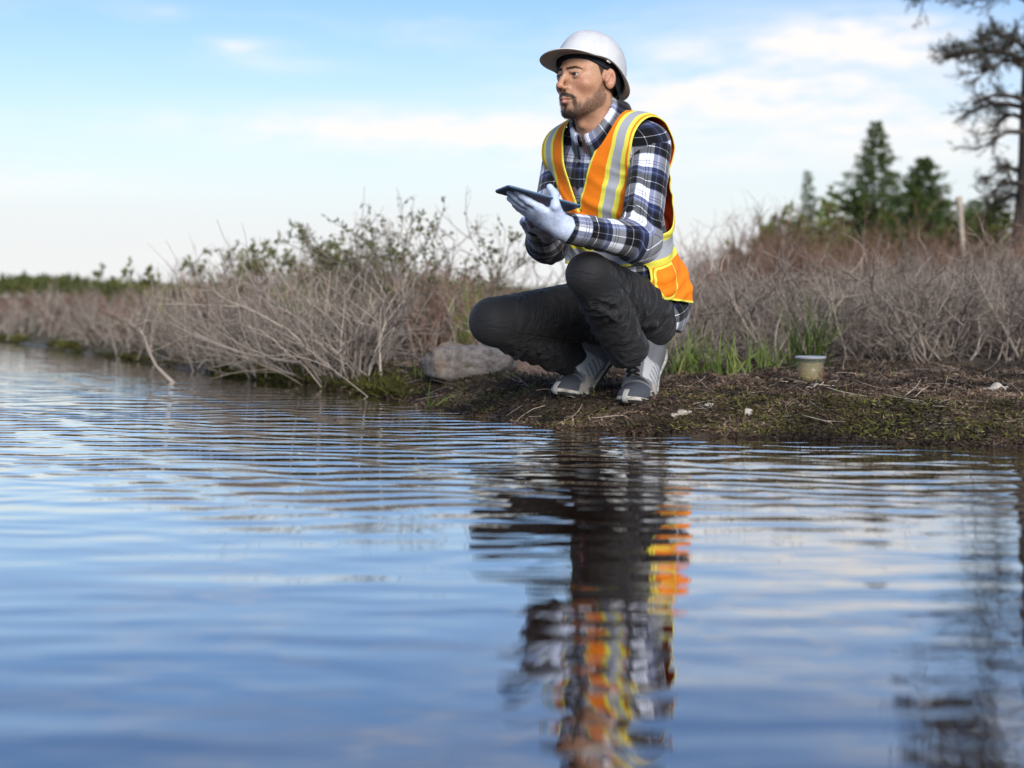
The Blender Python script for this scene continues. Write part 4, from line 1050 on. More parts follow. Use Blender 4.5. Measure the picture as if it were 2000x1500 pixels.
def head_masks(v):
    x = np.abs(v[:, 0]); y = v[:, 1]; z = v[:, 2]
    # beard: jaw, chin, moustache, sideburn
    nz = fbm(np.stack([x, y, z], 1) * 0.06, 3, 5)
    topz = np.interp(y, [-20, 0, 10, 18, 28, 42, 56, 70, 100], [-8, 10, 8, -22, -48, -64, -74, -82, -90])
    lowz = np.interp(y, [-10, 5, 40, 72, 90], [-62, -80, -108, -124, -124])
    dens = np.interp(y, [0, 20, 45, 62, 80], [0.55, 0.62, 0.60, 0.72, 1.0])
    jaw = smoothstep(14, -16, z - topz + 10 * nz) * smoothstep(-8, 3, y) * smoothstep(-9, 5, z - lowz) * dens
    jaw *= (1 - smoothstep(66, 70, x) * (z > -48)); jaw *= 1 - 0.75 * smoothstep(16, 4, np.hypot((x - 18) / 1.0, (z + 87) / 0.8)) * (y > 55)
    mou = smoothstep(4.5, -0.5, np.abs(z + 53.8 + 0.10 * x + 0.0085 * x * x) - 3.6) * smoothstep(34, 28, x) * (y > 66)
    side = 0.85 * smoothstep(4, -2, np.abs(x - 30) - 3.5) * smoothstep(-58, -64, z) * (z > -104) * (y > 56)
    soul = smoothstep(8, 4, x) * smoothstep(-80, -84, z) * (y > 75)
    beard = np.clip(np.maximum.reduce([jaw, mou, side, soul]), 0, 1)
    lips = smoothstep(1.0, -0.8, np.minimum(s_cap(np.stack([x, y, z], 1), (0, 94, -66), (23, 83, -69.2), 5.6, 2.2), s_cap(np.stack([x, y, z], 1), (0, 93, -76), (21, 82.5, -72), 6.8, 2.5)))
    lips *= (y > 76)
    beard = beard * (1 - lips)
    # eyebrows
    bz = np.interp(x, [9, 20, 36, 50], [15.2, 16.8, 18.2, 13.2])
    bw = np.interp(x, [8, 12, 30, 52], [1.9, 2.9, 2.6, 0.8])
    brow = smoothstep(1.6, -0.6, np.abs(z - bz) - bw) * (y > 50) * smoothstep(7, 10, x) * smoothstep(53, 48, x)
    lash = smoothstep(2.2, 0.4, np.abs(s_ell(np.stack([x, y, z], 1), (32.5, 88, -1.4), (14.4, 11, 4.4)))) * (z > -1.4) * (y > 74)
    hair = smoothstep(-4, 4, z - np.interp(y, [-100, -70, -20, -6, 8, 24, 36, 60], [-62, -58, -40, 0, -22, 8, 36, 60])) * (y < 42)
    hair *= 1 - (np.hypot((y + 6) / 24, (z + 8) / 36) < 1) * (x > 69)
    return beard, lips, np.clip(brow + lash * 0.9, 0, 1), hair

def build_body():
    hv, hq = mesh_sdf(lambda p: head_sdf_mm(p), (-98, -128, -228), (98, 128, 128), 1.9)
    # drop the open bottom rim of the neck below the collar
    beard, lips, brow, hair = head_masks(hv)
    hw = head_to_world(hv / 1000.0)
    # body below the clothes
    def body(p):
        d = s_cap(p, pelvis, chest, 0.10, 0.11)
        d = smin(d, s_cap(p, shL, shR, 0.05), 0.06)
        d = smin(d, s_cap(p, neckb - Z * 0.03, head_c - Z * 0.09 - FWD * 0.02, 0.055, 0.048), 0.05)
        for a, b, c, r in ((shL, elL, wrL, 0.036), (shR, elR, wrR, 0.036)):
            d = smin(d, s_cap(p, a, b, r + 0.008, r), 0.03); d = smin(d, s_cap(p, b, c, r, 0.027), 0.02)
        for a, b, c in ((hipL, knL, knL + (anL - knL) * 0.72), (hipR, knR, knR + (anR - knR) * 0.72)):
            d = smin(d, s_cap(p, a, b, 0.07, 0.05), 0.03); d = smin(d, s_cap(p, b, c, 0.045, 0.032), 0.02)
        return d
    allp = np.array([pelvis, chest, shL, shR, elL, wrL, knL, anL, knR, anR, head_c])
    bv, bq = mesh_sdf(body, allp.min(0) - 0.14, allp.max(0) + 0.03, 0.011, 1)
    nb = len(hw)
    zz = np.zeros(len(bv))
    V = np.concatenate([hw, bv]); Q = np.concatenate([hq, bq + nb])
    m = Mat('skin', rough=0.48, spec=0.35)
    p = m.mapping(m.pos(), (1, 1, 1))
    n1 = m.noise(p, 30, 4); n2 = m.noise(p, 700, 3, 0.6); n3 = m.noise(p, 260, 3, 0.7)
    skin = m.ramp(n1, [(0.3, (0.44, 0.23, 0.138)), (0.7, (0.56, 0.315, 0.198))])
    skin = m.mix(m.math('MULTIPLY', m.attr('flush'), 0.34), skin, (0.50, 0.19, 0.12))
    skin = m.mix(0.30, skin, m.mix(1.0, skin, m.ramp(m.noise(p, 150, 5, 0.7), [(0.35, (0.60, 0.56, 0.54)), (0.65, (1.30, 1.26, 1.22))]), 'MULTIPLY'))
    lipc = m.mix(n3, (0.50, 0.17, 0.155), (0.62, 0.28, 0.26))
    skin = m.mix(m.attr('lips'), skin, lipc)
    bd = m.math('MULTIPLY', m.attr('beard'), m.math('ADD', 0.35, m.math('MULTIPLY', m.math('ADD', n2, n3), 0.62)), clamp=True)
    skin = m.mix(m.math('MULTIPLY', bd, 0.88), skin, (0.022, 0.014, 0.010))
    skin = m.mix(m.math('MULTIPLY', m.attr('brow'), m.math('ADD', 0.35, m.math('MULTIPLY', n2, 0.9)), clamp=True), skin, (0.014, 0.009, 0.007))
    skin = m.mix(m.math('MULTIPLY', m.attr('hair'), m.math('ADD', 0.55, m.math('MULTIPLY', n3, 0.7)), clamp=True), skin, (0.012, 0.009, 0.008))
    m.set('Base Color', skin)
    m.set('Subsurface Weight', 0.12); m.set('Subsurface Radius', (0.012, 0.004, 0.002)); m.set('Subsurface Scale', 0.6)
    m.bump(m.math('ADD', n2, m.math('MULTIPLY', m.math('MULTIPLY', n3, 3.0), m.attr('beard'))), 0.25, 0.0012)
    fl = np.clip(smoothstep(30, 8, np.hypot(np.abs(hv[:, 0]) - 44, hv[:, 2] + 32)) * (hv[:, 1] > 30) + smoothstep(22, 8, np.hypot(hv[:, 0], hv[:, 2] + 36)) * (hv[:, 1] > 95) + 0.8 * (np.abs(hv[:, 0]) > 74) * (hv[:, 2] < 30), 0, 1)
    cat0 = lambda a: np.concatenate([a, zz])
    body_o = add('body', mesh_np('body', V, Q, attrs={'beard': cat0(beard), 'lips': cat0(lips), 'brow': cat0(brow), 'hair': cat0(hair), 'flush': cat0(fl)}), m.m, person, label='tan skinned face with short dark beard and moustache')
    # eyes
    ew = Mat('eyeball', rough=0.12, spec=0.5)
    a = ew.attr('iris')
    ew.set('Base Color', ew.ramp(a, [(0.0, (0.004, 0.004, 0.005)), (0.20, (0.004, 0.004, 0.005)), (0.24, (0.045, 0.025, 0.014)), (0.45, (0.02, 0.011, 0.007)), (0.50, (0.42, 0.38, 0.37)), (1.0, (0.40, 0.35, 0.33))]))
    for sx in (-1, 1):
        th = np.linspace(0, np.pi, 25); ph = np.linspace(0, 2 * np.pi, 32, endpoint=False)
        TH, PH = np.meshgrid(th, ph, indexing='ij')
        D = np.stack([np.sin(TH) * np.cos(PH), np.cos(TH), np.sin(TH) * np.sin(PH)], -1).reshape(-1, 3)
        gaze = norm(np.array([0.09, 1.0, 0.0])); ang = np.arccos(np.clip(D @ gaze, -1, 1))
        e = D * 12.6 + np.array([sx * 32.5, 74.2, -1.0])
        i = np.arange(24)[:, None] * 32 + np.arange(32)[None, :]; j = np.arange(24)[:, None] * 32 + (np.arange(32)[None, :] + 1) % 32
        add('eye', mesh_np('eye', head_to_world(e / 1000), np.stack([i, j, j + 32, i + 32], -1).reshape(-1, 4), attrs={'iris': np.clip(ang / 1.15, 0, 1)}), ew.m, body_o)
    # short hairs of beard, brows and cropped hair
    r = np.random.default_rng(77)
    nrm = np.stack([head_sdf_mm(hv + np.eye(3)[k] * 1.0) - head_sdf_mm(hv - np.eye(3)[k] * 1.0) for k in range(3)], 1); nrm = norm(nrm)
    hm = Mat('dark_hair', rough=0.55, base=(0.014, 0.010, 0.008), spec=0.4)
    def strands(name, mask, n, length, down, w):
        pr = mask / mask.sum(); k = r.choice(len(hv), n, p=pr)
        b = hv[k] + r.normal(0, 0.8, (n, 3)); nn = nrm[k]
        d = norm(nn * 0.55 + down + r.normal(0, 0.35, (n, 3)))
        L = length * r.uniform(0.5, 1.3, (n, 1)); u = norm(np.cross(d, nn + r.normal(0, 0.2, (n, 3)))) * w
        V = np.stack([b - u - nn * 0.3, b + u - nn * 0.3, b + d * L * 0.6 + u * 0.7 + nn * 0.2, b + d * L * 0.6 - u * 0.7 + nn * 0.2, b + d * L - nn * 0.12 * L], 1).reshape(-1, 3)
        o = np.arange(n)[:, None] * 5
        add(name, mesh_np(name, head_to_world(V / 1000), [o + np.array([[0, 1, 2, 3]]), o + np.array([[3, 2, 4]])]), hm.m, body_o, kind='stuff')
    strands('beard_hair', beard ** 2, 5500, 4.2, np.array([0, 0.1, -0.8]), 0.16)
    strands('eyebrow_hair', brow ** 2 * (hv[:, 2] > 9), 900, 4.0, np.array([0, 0, 0.3]), 0.18)
    strands('cropped_hair', hair ** 2, 6000, 6.0, np.array([0, -0.6, -0.6]), 0.2)
build_body()

# ------------------------------------------------------------------ hard hat (local millimetres of the head)
def grid_faces(a, b, wrap=True):
    i = np.arange(a - 1)[:, None] * b + np.arange(b if wrap else b - 1)[None, :]
    j = np.arange(a - 1)[:, None] * b + ((np.arange(b) + 1) % b if wrap else np.arange(1, b))[None, :]
    return np.stack([i, j, j + b, i + b], -1).reshape(-1, 4)

def build_hat():
    hat = empty('hard_hat', tuple(head_c), label='white hard hat with front peak'); hat.parent = person; hat.matrix_parent_inverse = Matrix.Translation(-person.location)
    def put(name, V, Fc, mat, solid=0.0):
        R = Matrix.Rotation(math.radians(18), 3, 'X')
        V = (np.asarray(V) - [0, -10, 30]) @ np.array(R.transposed()) @ np.array(Matrix.Rotation(math.radians(8), 3, 'Y').transposed()) + [2, -6, 15]
        me = mesh_np(name, head_to_world(V / 1000), Fc)
        o = bpy.data.objects.new(name, me); COL.objects.link(o); me.materials.append(mat)
        o.parent = hat; o.matrix_parent_inverse = Matrix.Translation(-hat.location)
        if solid:
            s = o.modifiers.new('thickness', 'SOLIDIFY'); s.thickness = solid / 1000.0; s.offset = -1
        return o
    wm = Mat('white_helmet_plastic', rough=0.38, base=(0.72, 0.72, 0.71), spec=0.45)
    n = wm.noise(wm.pos(), 18, 5, 0.65)
    wm.set('Base Color', wm.ramp(n, [(0.3, (0.50, 0.50, 0.495)), (0.6, (0.62, 0.62, 0.61))]))
    sc_ = wm.noise(wm.mapping(wm.pos(), (1, 1, 1)), 140, 6, 0.75)
    wm.bump(sc_, 0.12, 0.0015)
    wm.set('Roughness', wm.math('ADD', 0.3, wm.math('MULTIPLY', n, 0.25)))
    nb = 96; ph = np.linspace(0, 2 * np.pi, nb, endpoint=False); cx, cy = np.sin(ph), np.cos(ph)
    front = np.clip(cy, 0, 1)
    A = 92.0; B = 108.0; C0 = (0, -9)
    # dome: ellipse plan, domed profile; slight keel along the crown
    rings = []
    for t in np.linspace(0, 1, 26):
        s = math.sin(t * math.pi / 2); c = math.cos(t * math.pi / 2)
        rr = s ** 0.92; zz = 38 + 113 * c ** 0.90
        keel = 5.0 * np.exp(-(cx * rr / 0.22) ** 2) * (c ** 0.4) * (1 - 0.3 * front)
        rings.append(np.stack([C0[0] + A * rr * cx, C0[1] + B * rr * cy, zz + keel + 0 * cx], 1))
    # skirt down to the rim, then the brim rolls outward; the peak is longest in front
    rim_drop = -6 * np.ones(nb) - 36 * smoothstep(0.3, -1.0, cy)
    out_w = 8 + 40 * smoothstep(0.45, 1.0, cy) ** 1.0 + 7 * smoothstep(0.0, -1.0, cy)
    for t in np.linspace(0.15, 1, 6):
        rings.append(np.stack([C0[0] + (A + 2.5 * t) * cx, C0[1] + (B + 2.5 * t) * cy, 38 + (rim_drop + 10) * t], 1))
    Vd = np.concatenate(rings)
    put('shell', Vd, grid_faces(len(rings), nb), wm.m, 2.5)
    brim = []
    for t in np.linspace(0, 1, 9):
        w = out_w * t
        brim.append(np.stack([C0[0] + (A + 2 + w * np.where(cy > 0.3, 0.9, 1)) * cx, C0[1] + (B + 2 + w) * cy, 48 + rim_drop - 3 * t - 13 * (t ** 1.5) * smoothstep(0.3, 1.0, cy) - 3 * smoothstep(0, -1, cy) * t], 1))
    # rolled edge
    last = brim[-1]; dr = norm(last - brim[-2])
    brim.append(last + dr * 1.0 + [0, 0, -2.0]); brim.append(last - dr * 0.5 + [0, 0, -4.2]); brim.append(last - dr * 2.2 + [0, 0, -3.6])
    put('brim', np.concatenate(brim), grid_faces(len(brim), nb), wm.m, 2.2)
    # headband and sweat pad
    bk = Mat('black_harness', rough=0.7, base=(0.010, 0.011, 0.018), spec=0.25)
    band = []
    for t in np.linspace(0, 1, 5):
        band.append(np.stack([80 * cx, -10 + 97 * cy, 48 - 26 * t + rim_drop * 0.55 + 12 * smoothstep(0.2, 1, cy)], 1))
    put('headband', np.concatenate(band), grid_faces(5, nb), bk.m, 4.0)
    pad = []
    k = np.abs(ph - np.where(ph > np.pi, 2 * np.pi, 0)) < 0.9
    phs = np.linspace(-0.95, 0.95, 40)
    for t in np.linspace(0, 1, 5):
        pad.append(np.stack([83 * np.sin(phs), -10 + 100 * np.cos(phs), 52 - 24 * t - 6 * (1 - np.cos(phs))], 1))
    put('sweat_pad', np.concatenate(pad), grid_faces(5, 40, False), bk.m, 5.0)
    # liner closing the inside in shadow
    lin = []
    for t in np.linspace(0, 1, 12):
        s = math.sin(t * math.pi / 2); c = math.cos(t * math.pi / 2)
        lin.append(np.stack([A * 0.95 * s * cx, -9 + B * 0.95 * s * cy, 34 + 94 * c + 0 * cx], 1))
    put('liner', np.concatenate(lin), grid_faces(12, nb), bk.m, 1.5)
    # ratchet strap round the back of the head and side clips
    st = []; phb = np.linspace(1.7, 2 * np.pi - 1.7, 50)
    for t in np.linspace(0, 1, 4):
        st.append(np.stack([78 * np.sin(phb), -12 + 96 * np.cos(phb), 22 - 20 * t - 30 * smoothstep(0.2, -1, np.cos(phb))], 1))
    put('ratchet_strap', np.concatenate(st), grid_faces(4, 50, False), bk.m, 3.0)
    cl = Mat('white_clip', rough=0.4, base=(0.7, 0.7, 0.7))
    for sx in (-1, 1):
        V = np.array([[x, y, z] for x in (-3, 3) for y in (-7, 7) for z in (-6, 6)], float) + [sx * 92, 8, 36]
        V[:, 0] += 0
        Fb = np.array([[0, 1, 3, 2], [4, 6, 7, 5], [0, 4, 5, 1], [2, 3, 7, 6], [0, 2, 6, 4], [1, 5, 7, 3]])
        o = put('clip', V, Fb, cl.m); bv = o.modifiers.new('bevel', 'BEVEL'); bv.width = 0.002; bv.segments = 2
build_hat()
# ------------------------------------------------------------------ clothes
TU = norm(neckb - pelvis); TL = norm(LFT - (LFT @ TU) * TU); TF = np.cross(TU, TL)
if TF @ FWD < 0: TF = -TF
TR = np.stack([TL, TF, TU])
def uvw(p): return (p - chest) @ TR.T

def torso_sdf(p):
    d = s_ell(p, chest + TU * 0.02, (0.168, 0.116, 0.19), TR)
    d = smin(d, s_ell(p, lumbar, (0.152, 0.118, 0.17), TR), 0.08)
    d = smin(d, s_cap(p, shL - TL * 0.040 - TU * 0.004, shR + TL * 0.040 - TU * 0.004, 0.058), 0.07)
    d = smin(d, s_cap(p, neckb - TU * 0.006 + TL * 0.03, shL, 0.048, 0.05), 0.05)
    d = smin(d, s_cap(p, neckb - TU * 0.006 - TL * 0.03, shR, 0.048, 0.05), 0.05)
    d = smin(d, s_ell(p, pelvis - FWD * 0.01, (0.162, 0.128, 0.125)), 0.08)
    return d

def limb_coord(p, a, b, ref=Z):
    ax = norm(b - a); L = np.linalg.norm(b - a)
    e1 = norm(ref - (ref @ ax) * ax); e2 = np.cross(ax, e1)
    q = p - a; t = (q @ ax) / L
    return t, np.arctan2(q @ e2, q @ e1), L

def ridge(x): return 1 - np.abs(np.mod(x, 2.0) - 1.0)         # triangle wave 0..1
def folds(t, ph, L, n, tw, seed):
    """soft folds running round a limb, bent and broken up by noise"""
    q = np.stack([np.cos(ph) * 1.1, np.sin(ph) * 1.1, t * L * 7], 1)
    w = fbm(q + seed * 3.1, 3, seed)
    s = t * n + tw * np.sin(ph + seed) + 1.1 * w
    a = 0.5 + 0.5 * np.sin(2 * np.pi * s)
    return (a ** 2.6) * smoothstep(-0.15, 0.6, fbm(q * 0.9 + 11.7 + seed, 2, seed + 5))

def clip_surface(V, Q, cfun):
    """keep the part of a surface where cfun < 0; triangles that cross the line are cut exactly along it"""
    T = np.concatenate([Q[:, [0, 1, 2]], Q[:, [0, 2, 3]]])
    c = cfun(V); ins = c < 0
    k = ins[T].sum(1)
    keep = [T[k == 3]]; X = [V]; base = len(V); edge = {}
    def cut(a, b):
        """points on edges a->b (index arrays) where c = 0"""
        nonlocal base
        t = (c[a] / (c[a] - c[b]))[:, None]
        key = np.minimum(a, b) * len(V) + np.maximum(a, b)
        uq, first, inv = np.unique(key, return_index=True, return_inverse=True)
        pts = (V[a] + (V[b] - V[a]) * t)[first]
        X.append(pts); r = base + inv; base += len(pts)
        return r
    one = T[k == 1]; two = T[k == 2]
    def roll(T_, want):
        s_ = np.argmax(ins[T_] == want, 1)
        return np.stack([T_[np.arange(len(T_)), (s_ + q) % 3] for q in range(3)], 1)
    A = roll(one, True); B = roll(two, False)
    n1, n2 = len(A), len(B)
    r = cut(np.concatenate([A[:, 0], A[:, 0], B[:, 0], B[:, 0]]), np.concatenate([A[:, 1], A[:, 2], B[:, 1], B[:, 2]]))
    a01, a02, b01, b02 = r[:n1], r[n1:2 * n1], r[2 * n1:2 * n1 + n2], r[2 * n1 + n2:]
    keep.append(np.stack([A[:, 0], a01, a02], 1))
    keep.append(np.stack([b01, B[:, 1], B[:, 2]], 1)); keep.append(np.stack([b01, B[:, 2], b02], 1))
    X = np.concatenate(X); T = np.concatenate(keep)
    used = np.zeros(len(X), bool); used[T.ravel()] = True
    new = -np.ones(len(X), np.int64); new[used] = np.arange(used.sum())
    return X[used], new[T]

# ---- fabrics
def weave(m, scale=900, strength=0.2):
    m.bump(m.noise(m.pos(), scale, 2, 0.6), strength, 0.0008)

def plaid_mat():
    m = Mat('plaid_flannel', rough=0.85, spec=0.15)
    m.set('Sheen Weight', 0.15)
    WH, NV, BK = (0.76, 0.77, 0.80), (0.045, 0.065, 0.16), (0.010, 0.010, 0.013)
    GR = (0.20, 0.22, 0.30)
    def stripe(att, per, off):
        f = m.math('FRACT', m.math('ADD', m.math('DIVIDE', m.attr(att), per), off))
        return m.ramp(f, [(0.0, BK), (0.19, WH), (0.207, BK), (0.38, NV), (0.44, GR), (0.48, NV), (0.60, WH), (0.685, GR), (0.705, WH), (0.76, GR), (0.78, WH), (0.88, WH), (0.975, GR)], True)
    a = stripe('pv', 0.112, 0.20); b = stripe('pu', 0.105, 0.37)
    bl = m.mix(0.25, b, (0.75, 0.75, 0.78))
    c = m.mix(1.0, a, m.mix(1.0, bl, (1.5, 1.5, 1.5), 'MULTIPLY'), 'MULTIPLY')
    c = m.mix(0.13, c, b)
    c = m.mix(m.attr('red_bounce'), c, m.mix(1.0, c, (1.25, 0.42, 0.46), 'MULTIPLY'))  # reddish light bounced off the vest, painted into the shirt colour
    n = m.noise(m.pos(), 500, 2, 0.7)
    c = m.mix(0.25, c, m.mix(1.0, c, m.ramp(n, [(0.3, (0.4, 0.4, 0.4)), (0.7, (1.5, 1.5, 1.5))]), 'MULTIPLY'))
    m.set('Base Color', c)
    weave(m, 700, 0.25)
    return m.m
PLAID = plaid_mat()

def build_shirt():
    def sd(p):
        u, v, w = uvw(p).T
        d = torso_sdf(p) - 0.006
        q = np.stack([u * 9, v * 9, w * 5], 1)
        d = d - 0.004 * smoothstep(0, 0.6, fbm(q, 3, 61))
        # button placket
        d = d - 0.003 * smoothstep(0.016, 0.013, np.abs(u)) * (v > 0.03)
        d = smin(d, np.maximum(s_cap(p, neckb - TU * 0.01, head_to_world(np.array([0, -30, -112]) / 1000.0), 0.064, 0.0635), (p - head_to_world(np.array([0, -30, -112]) / 1000.0)) @ norm(TU * 0.80 + TF * 0.60) + 0.004), 0.03)
        hole = 0.036 - np.linalg.norm((p - neckb) - np.outer((p - neckb) @ norm(head_c - neckb), norm(head_c - neckb)), axis=1)
        d = smax(d, np.where(w > 0.10, hole, -1.0), 0.006)
        d = d - 0.026 * smoothstep(0.02, -0.08, v) * smoothstep(-0.315, -0.375, w)
        return smax(d, -0.385 - w + 0.5 * v, 0.004)
    V, Q = mesh_sdf(sd, np.minimum(np.minimum(shL, shR), pelvis) - [0.16, 0.16, 0.20], np.maximum(np.maximum(shL, shR), pelvis) + [0.16, 0.16, 0.14], 0.005, 2)
    u, v, w = uvw(V).T
    ang = np.arctan2(u, v)
    shirt = add('shirt', mesh_np('shirt', V, Q, attrs={'pu': ang * 0.14, 'pv': w + 0.03, 'red_bounce': smoothstep(-0.004, -0.016, u) * smoothstep(-0.09, -0.05, u) * smoothstep(0.075, 0.055, w) * (v > 0)}), PLAID, person, label='black, white and navy plaid flannel shirt')  # last mask: chest patch where the vest's bounce light is painted in
    def sleeve(a, b, c, r0, r1, r2, r3, seed, ref):
        ref = norm(np.cross(b - a, c - b)); ref = ref if ref[1] < 0 else -ref
        def f(p):
            d1, t1 = s_cap(p, a, b, r0, r1, True); d2, t2 = s_cap(p, b, c, r2, r3, True)
            d = smin(d1, d2, 0.030)
            tt, ph, L = limb_coord(p, a, b, ref); tf, pf, Lf = limb_coord(p, b, c, ref)
            kb = smoothstep(-0.02, 0.02, d1 - d2)
            w1 = folds(tt, ph, L, 3.4, 0.35, seed) * (0.25 + 0.75 * smoothstep(0.35, 0.95, tt))
            w2 = folds(tf, pf, Lf, 5.0, 0.30, seed + 3) * (1.0 - 0.45 * smoothstep(0.15, 0.6, tf))
            d = d - (0.0085 * w1 * (1 - kb) + 0.0105 * w2 * kb)
            # cuff end
            ax = norm(c - b)
            return smax(d, (p - c) @ ax - 0.004, 0.004)
        P3 = np.array([a, b, c])
        V, Q = mesh_sdf(f, P3.min(0) - 0.085, P3.max(0) + 0.085, 0.0042, 2)
        d1, t1 = s_cap(V, a, b, r0, r1, True); d2, t2 = s_cap(V, b, c, r2, r3, True)
        tt, ph, L = limb_coord(V, a, b, ref); tf, pf, Lf = limb_coord(V, b, c, ref)
        k = smoothstep(-0.012, 0.012, d1 - d2)
        pv = L * np.clip(tt, -0.4, 1) + Lf * np.clip(tf, 0, 1.3); pu = (ph * (1 - k) + pf * k) * 0.055
        s = add('sleeve', mesh_np('sleeve', V, Q, attrs={'pu': pu, 'pv': -pv + 0.02}), PLAID, shirt)
        # cuff band: a slightly wider ring at the wrist
        ax = norm(c - b); e1 = norm(ref - (ref @ ax) * ax); e2 = np.cross(ax, e1)
        n = 40; an = np.linspace(0, 2 * np.pi, n, endpoint=False)
        prof = [(-0.050, r3 + 0.004), (-0.046, r3 + 0.0085), (-0.004, r3 + 0.006), (0.008, r3 + 0.0045), (0.010, r3 + 0.001), (-0.004, r3 - 0.003)]
        rings = [c + ax * x + np.outer(np.cos(an), e1) * rr * (1 + 0.05 * np.sin(2 * an + 1)[:, None]) + np.outer(np.sin(an), e2) * rr for x, rr in prof]
        Vc = np.concatenate(rings)
        add('cuff', mesh_np('cuff', Vc, grid_faces(len(prof), n), attrs={'pu': np.tile(an * 0.04, len(prof)), 'pv': np.repeat([x * 1.0 + 0.09 for x, _ in prof], n)}), PLAID, shirt)
    sleeve(shL - Z * 0.014 + TL * 0.002, elL, wrL, 0.058, 0.056, 0.056, 0.036, 2, norm(np.array([0.3, -0.6, 0.7])))
    sleeve(shR - Z * 0.016 - TL * 0.004, elR, wrR, 0.059, 0.056, 0.056, 0.036, 6, norm(np.array([0.3, -0.6, 0.7])))
    # collar: stand and fall, open in front
    nax = norm(TU * 0.80 + TF * 0.60)
    c0 = head_to_world(np.array([0, -30, -112]) / 1000.0)
    cl = norm(TL - (TL @ nax) * nax); cf = np.cross(nax, cl); cf = cf if cf @ TF > 0 else -cf
    n = 61; an = np.linspace(-math.pi + 0.20, math.pi - 0.20, n)      # 0 = back of the neck
    frontness = smoothstep(1.6, math.pi - 0.2, np.abs(an))
    rows = []
    for r_, z_, fr, fz in ((0.068, -0.022, 0.004, -0.010), (0.066, 0.0, 0.004, -0.006), (0.064, 0.022, 0.002, -0.008), (0.066, 0.030, 0.004, -0.012), (0.072, 0.028, 0.006, -0.014), (0.079, 0.010, 0.012, -0.022), (0.090, -0.016, 0.022, -0.038), (0.098, -0.030, 0.030, -0.052)):
        R_ = r_ + fr * frontness; Zc = z_ + fz * frontness
        a2 = an * (1 - 0.0 * frontness)
        rows.append(c0 + np.outer(np.sin(a2) * R_, cl) + np.outer(-np.cos(a2) * R_ * 1.06, cf) + np.outer(Zc, nax))
    V = np.concatenate(rows)
    s_ = np.repeat(np.linspace(0, 0.075, len(rows)), n)
    o = add('collar', mesh_np('collar', V, grid_faces(len(rows), n, False), attrs={'pu': np.tile(an * 0.075, len(rows)) + 0.03, 'pv': s_ * 0.9 + 0.043}), PLAID, shirt)
    sm = o.modifiers.new('thickness', 'SOLIDIFY'); sm.thickness = 0.003; sm.offset = 0
    bm_ = Mat('dark_button', rough=0.3, base=(0.012, 0.012, 0.014))
    for w in (0.125, 0.06, -0.01):
        # find the shirt front on the centre line
        lo_, hi_ = 0.05, 0.22
        for _ in range(22):
            mid = (lo_ + hi_) / 2; pt = chest + TF * mid + TU * w + TL * 0.004
            if sd(pt[None])[0] < 0: lo_ = mid
            else: hi_ = mid
        c = chest + TF * (lo_ + 0.0015) + TU * w + TL * 0.004
        Vb, Fb = lathe([(0.0003, 0.0022), (0.0035, 0.0024), (0.0045, 0.0032), (0.0058, 0.0026), (0.0060, 0.0), (0.0003, -0.0005)], 20)
        add('button', mesh_np('button', c + Vb @ np.stack([TL, TU, TF]), Fb), bm_.m, shirt)
build_shirt()

# ---- safety vest
def vest_base(p):
    d = torso_sdf(p)
    h = s_ell(p, pelvis - FWD * 0.012 + TU * 0.05 + TL * 0.012, (0.160, 0.106, 0.15))
    d = smin(d, h, 0.06)
    u, v, w = uvw(p).T
    q = np.stack([u * 7, v * 7, w * 3.0], 1)
    d = d - 0.014 - 0.010 * smoothstep(0.06, 0.14, w) - 0.024 * smoothstep(-0.01, -0.11, v) * smoothstep(-0.20, -0.05, w) * smoothstep(0.20, 0.10, w)
    d = d - 0.011 * smoothstep(-0.1, 0.7, fbm(q + 2.2, 3, 71)) * (0.35 + 0.65 * smoothstep(0.12, -0.10, w)) 
    d = d - 0.004 * np.sin(2 * np.pi * (u / 0.055 + 0.9 * fbm(np.stack([u * 4, v * 4, w * 6], 1), 2, 83))) * smoothstep(-0.05, -0.2, w)
    d = d - 0.004 * (0.5 + 0.5 * np.sin(2 * np.pi * (w / 0.06 + 1.2 * u / 0.1 + 0.8 * fbm(np.stack([u * 5, v * 5, w * 5], 1), 2, 85)))) ** 2 * smoothstep(0.16, 0.02, w)
    return d
W0 = -0.008
def vest_cut(p):
    u, v, w = uvw(p).T
    au = np.abs(u)
    ue = np.interp(w, [-0.16, -0.10, 0.0, 0.10, 0.17, 0.24], [0.170, 0.148, 0.150, 0.166, 0.184, 0.188])
    arm = smin(au - ue, w + 0.125, 0.06)
    half = 0.076 * np.clip((w - W0) / 0.20, 0, 1.3) + np.minimum(0, w - W0) * 0.6
    vee = np.minimum(half - au, v * 0.8)
    na = norm(head_c - neckb); q = p - neckb
    neck = np.minimum(0.082 - np.linalg.norm(q - np.outer(q @ na, na), axis=1), w - 0.10)
    hem = -0.298 + 0.38 * v - w
    front = smin(v - 0.030 + 0.3 * (w + 0.26), -0.185 - w, 0.05)
    return np.maximum.reduce([arm, vee, neck, hem, front])

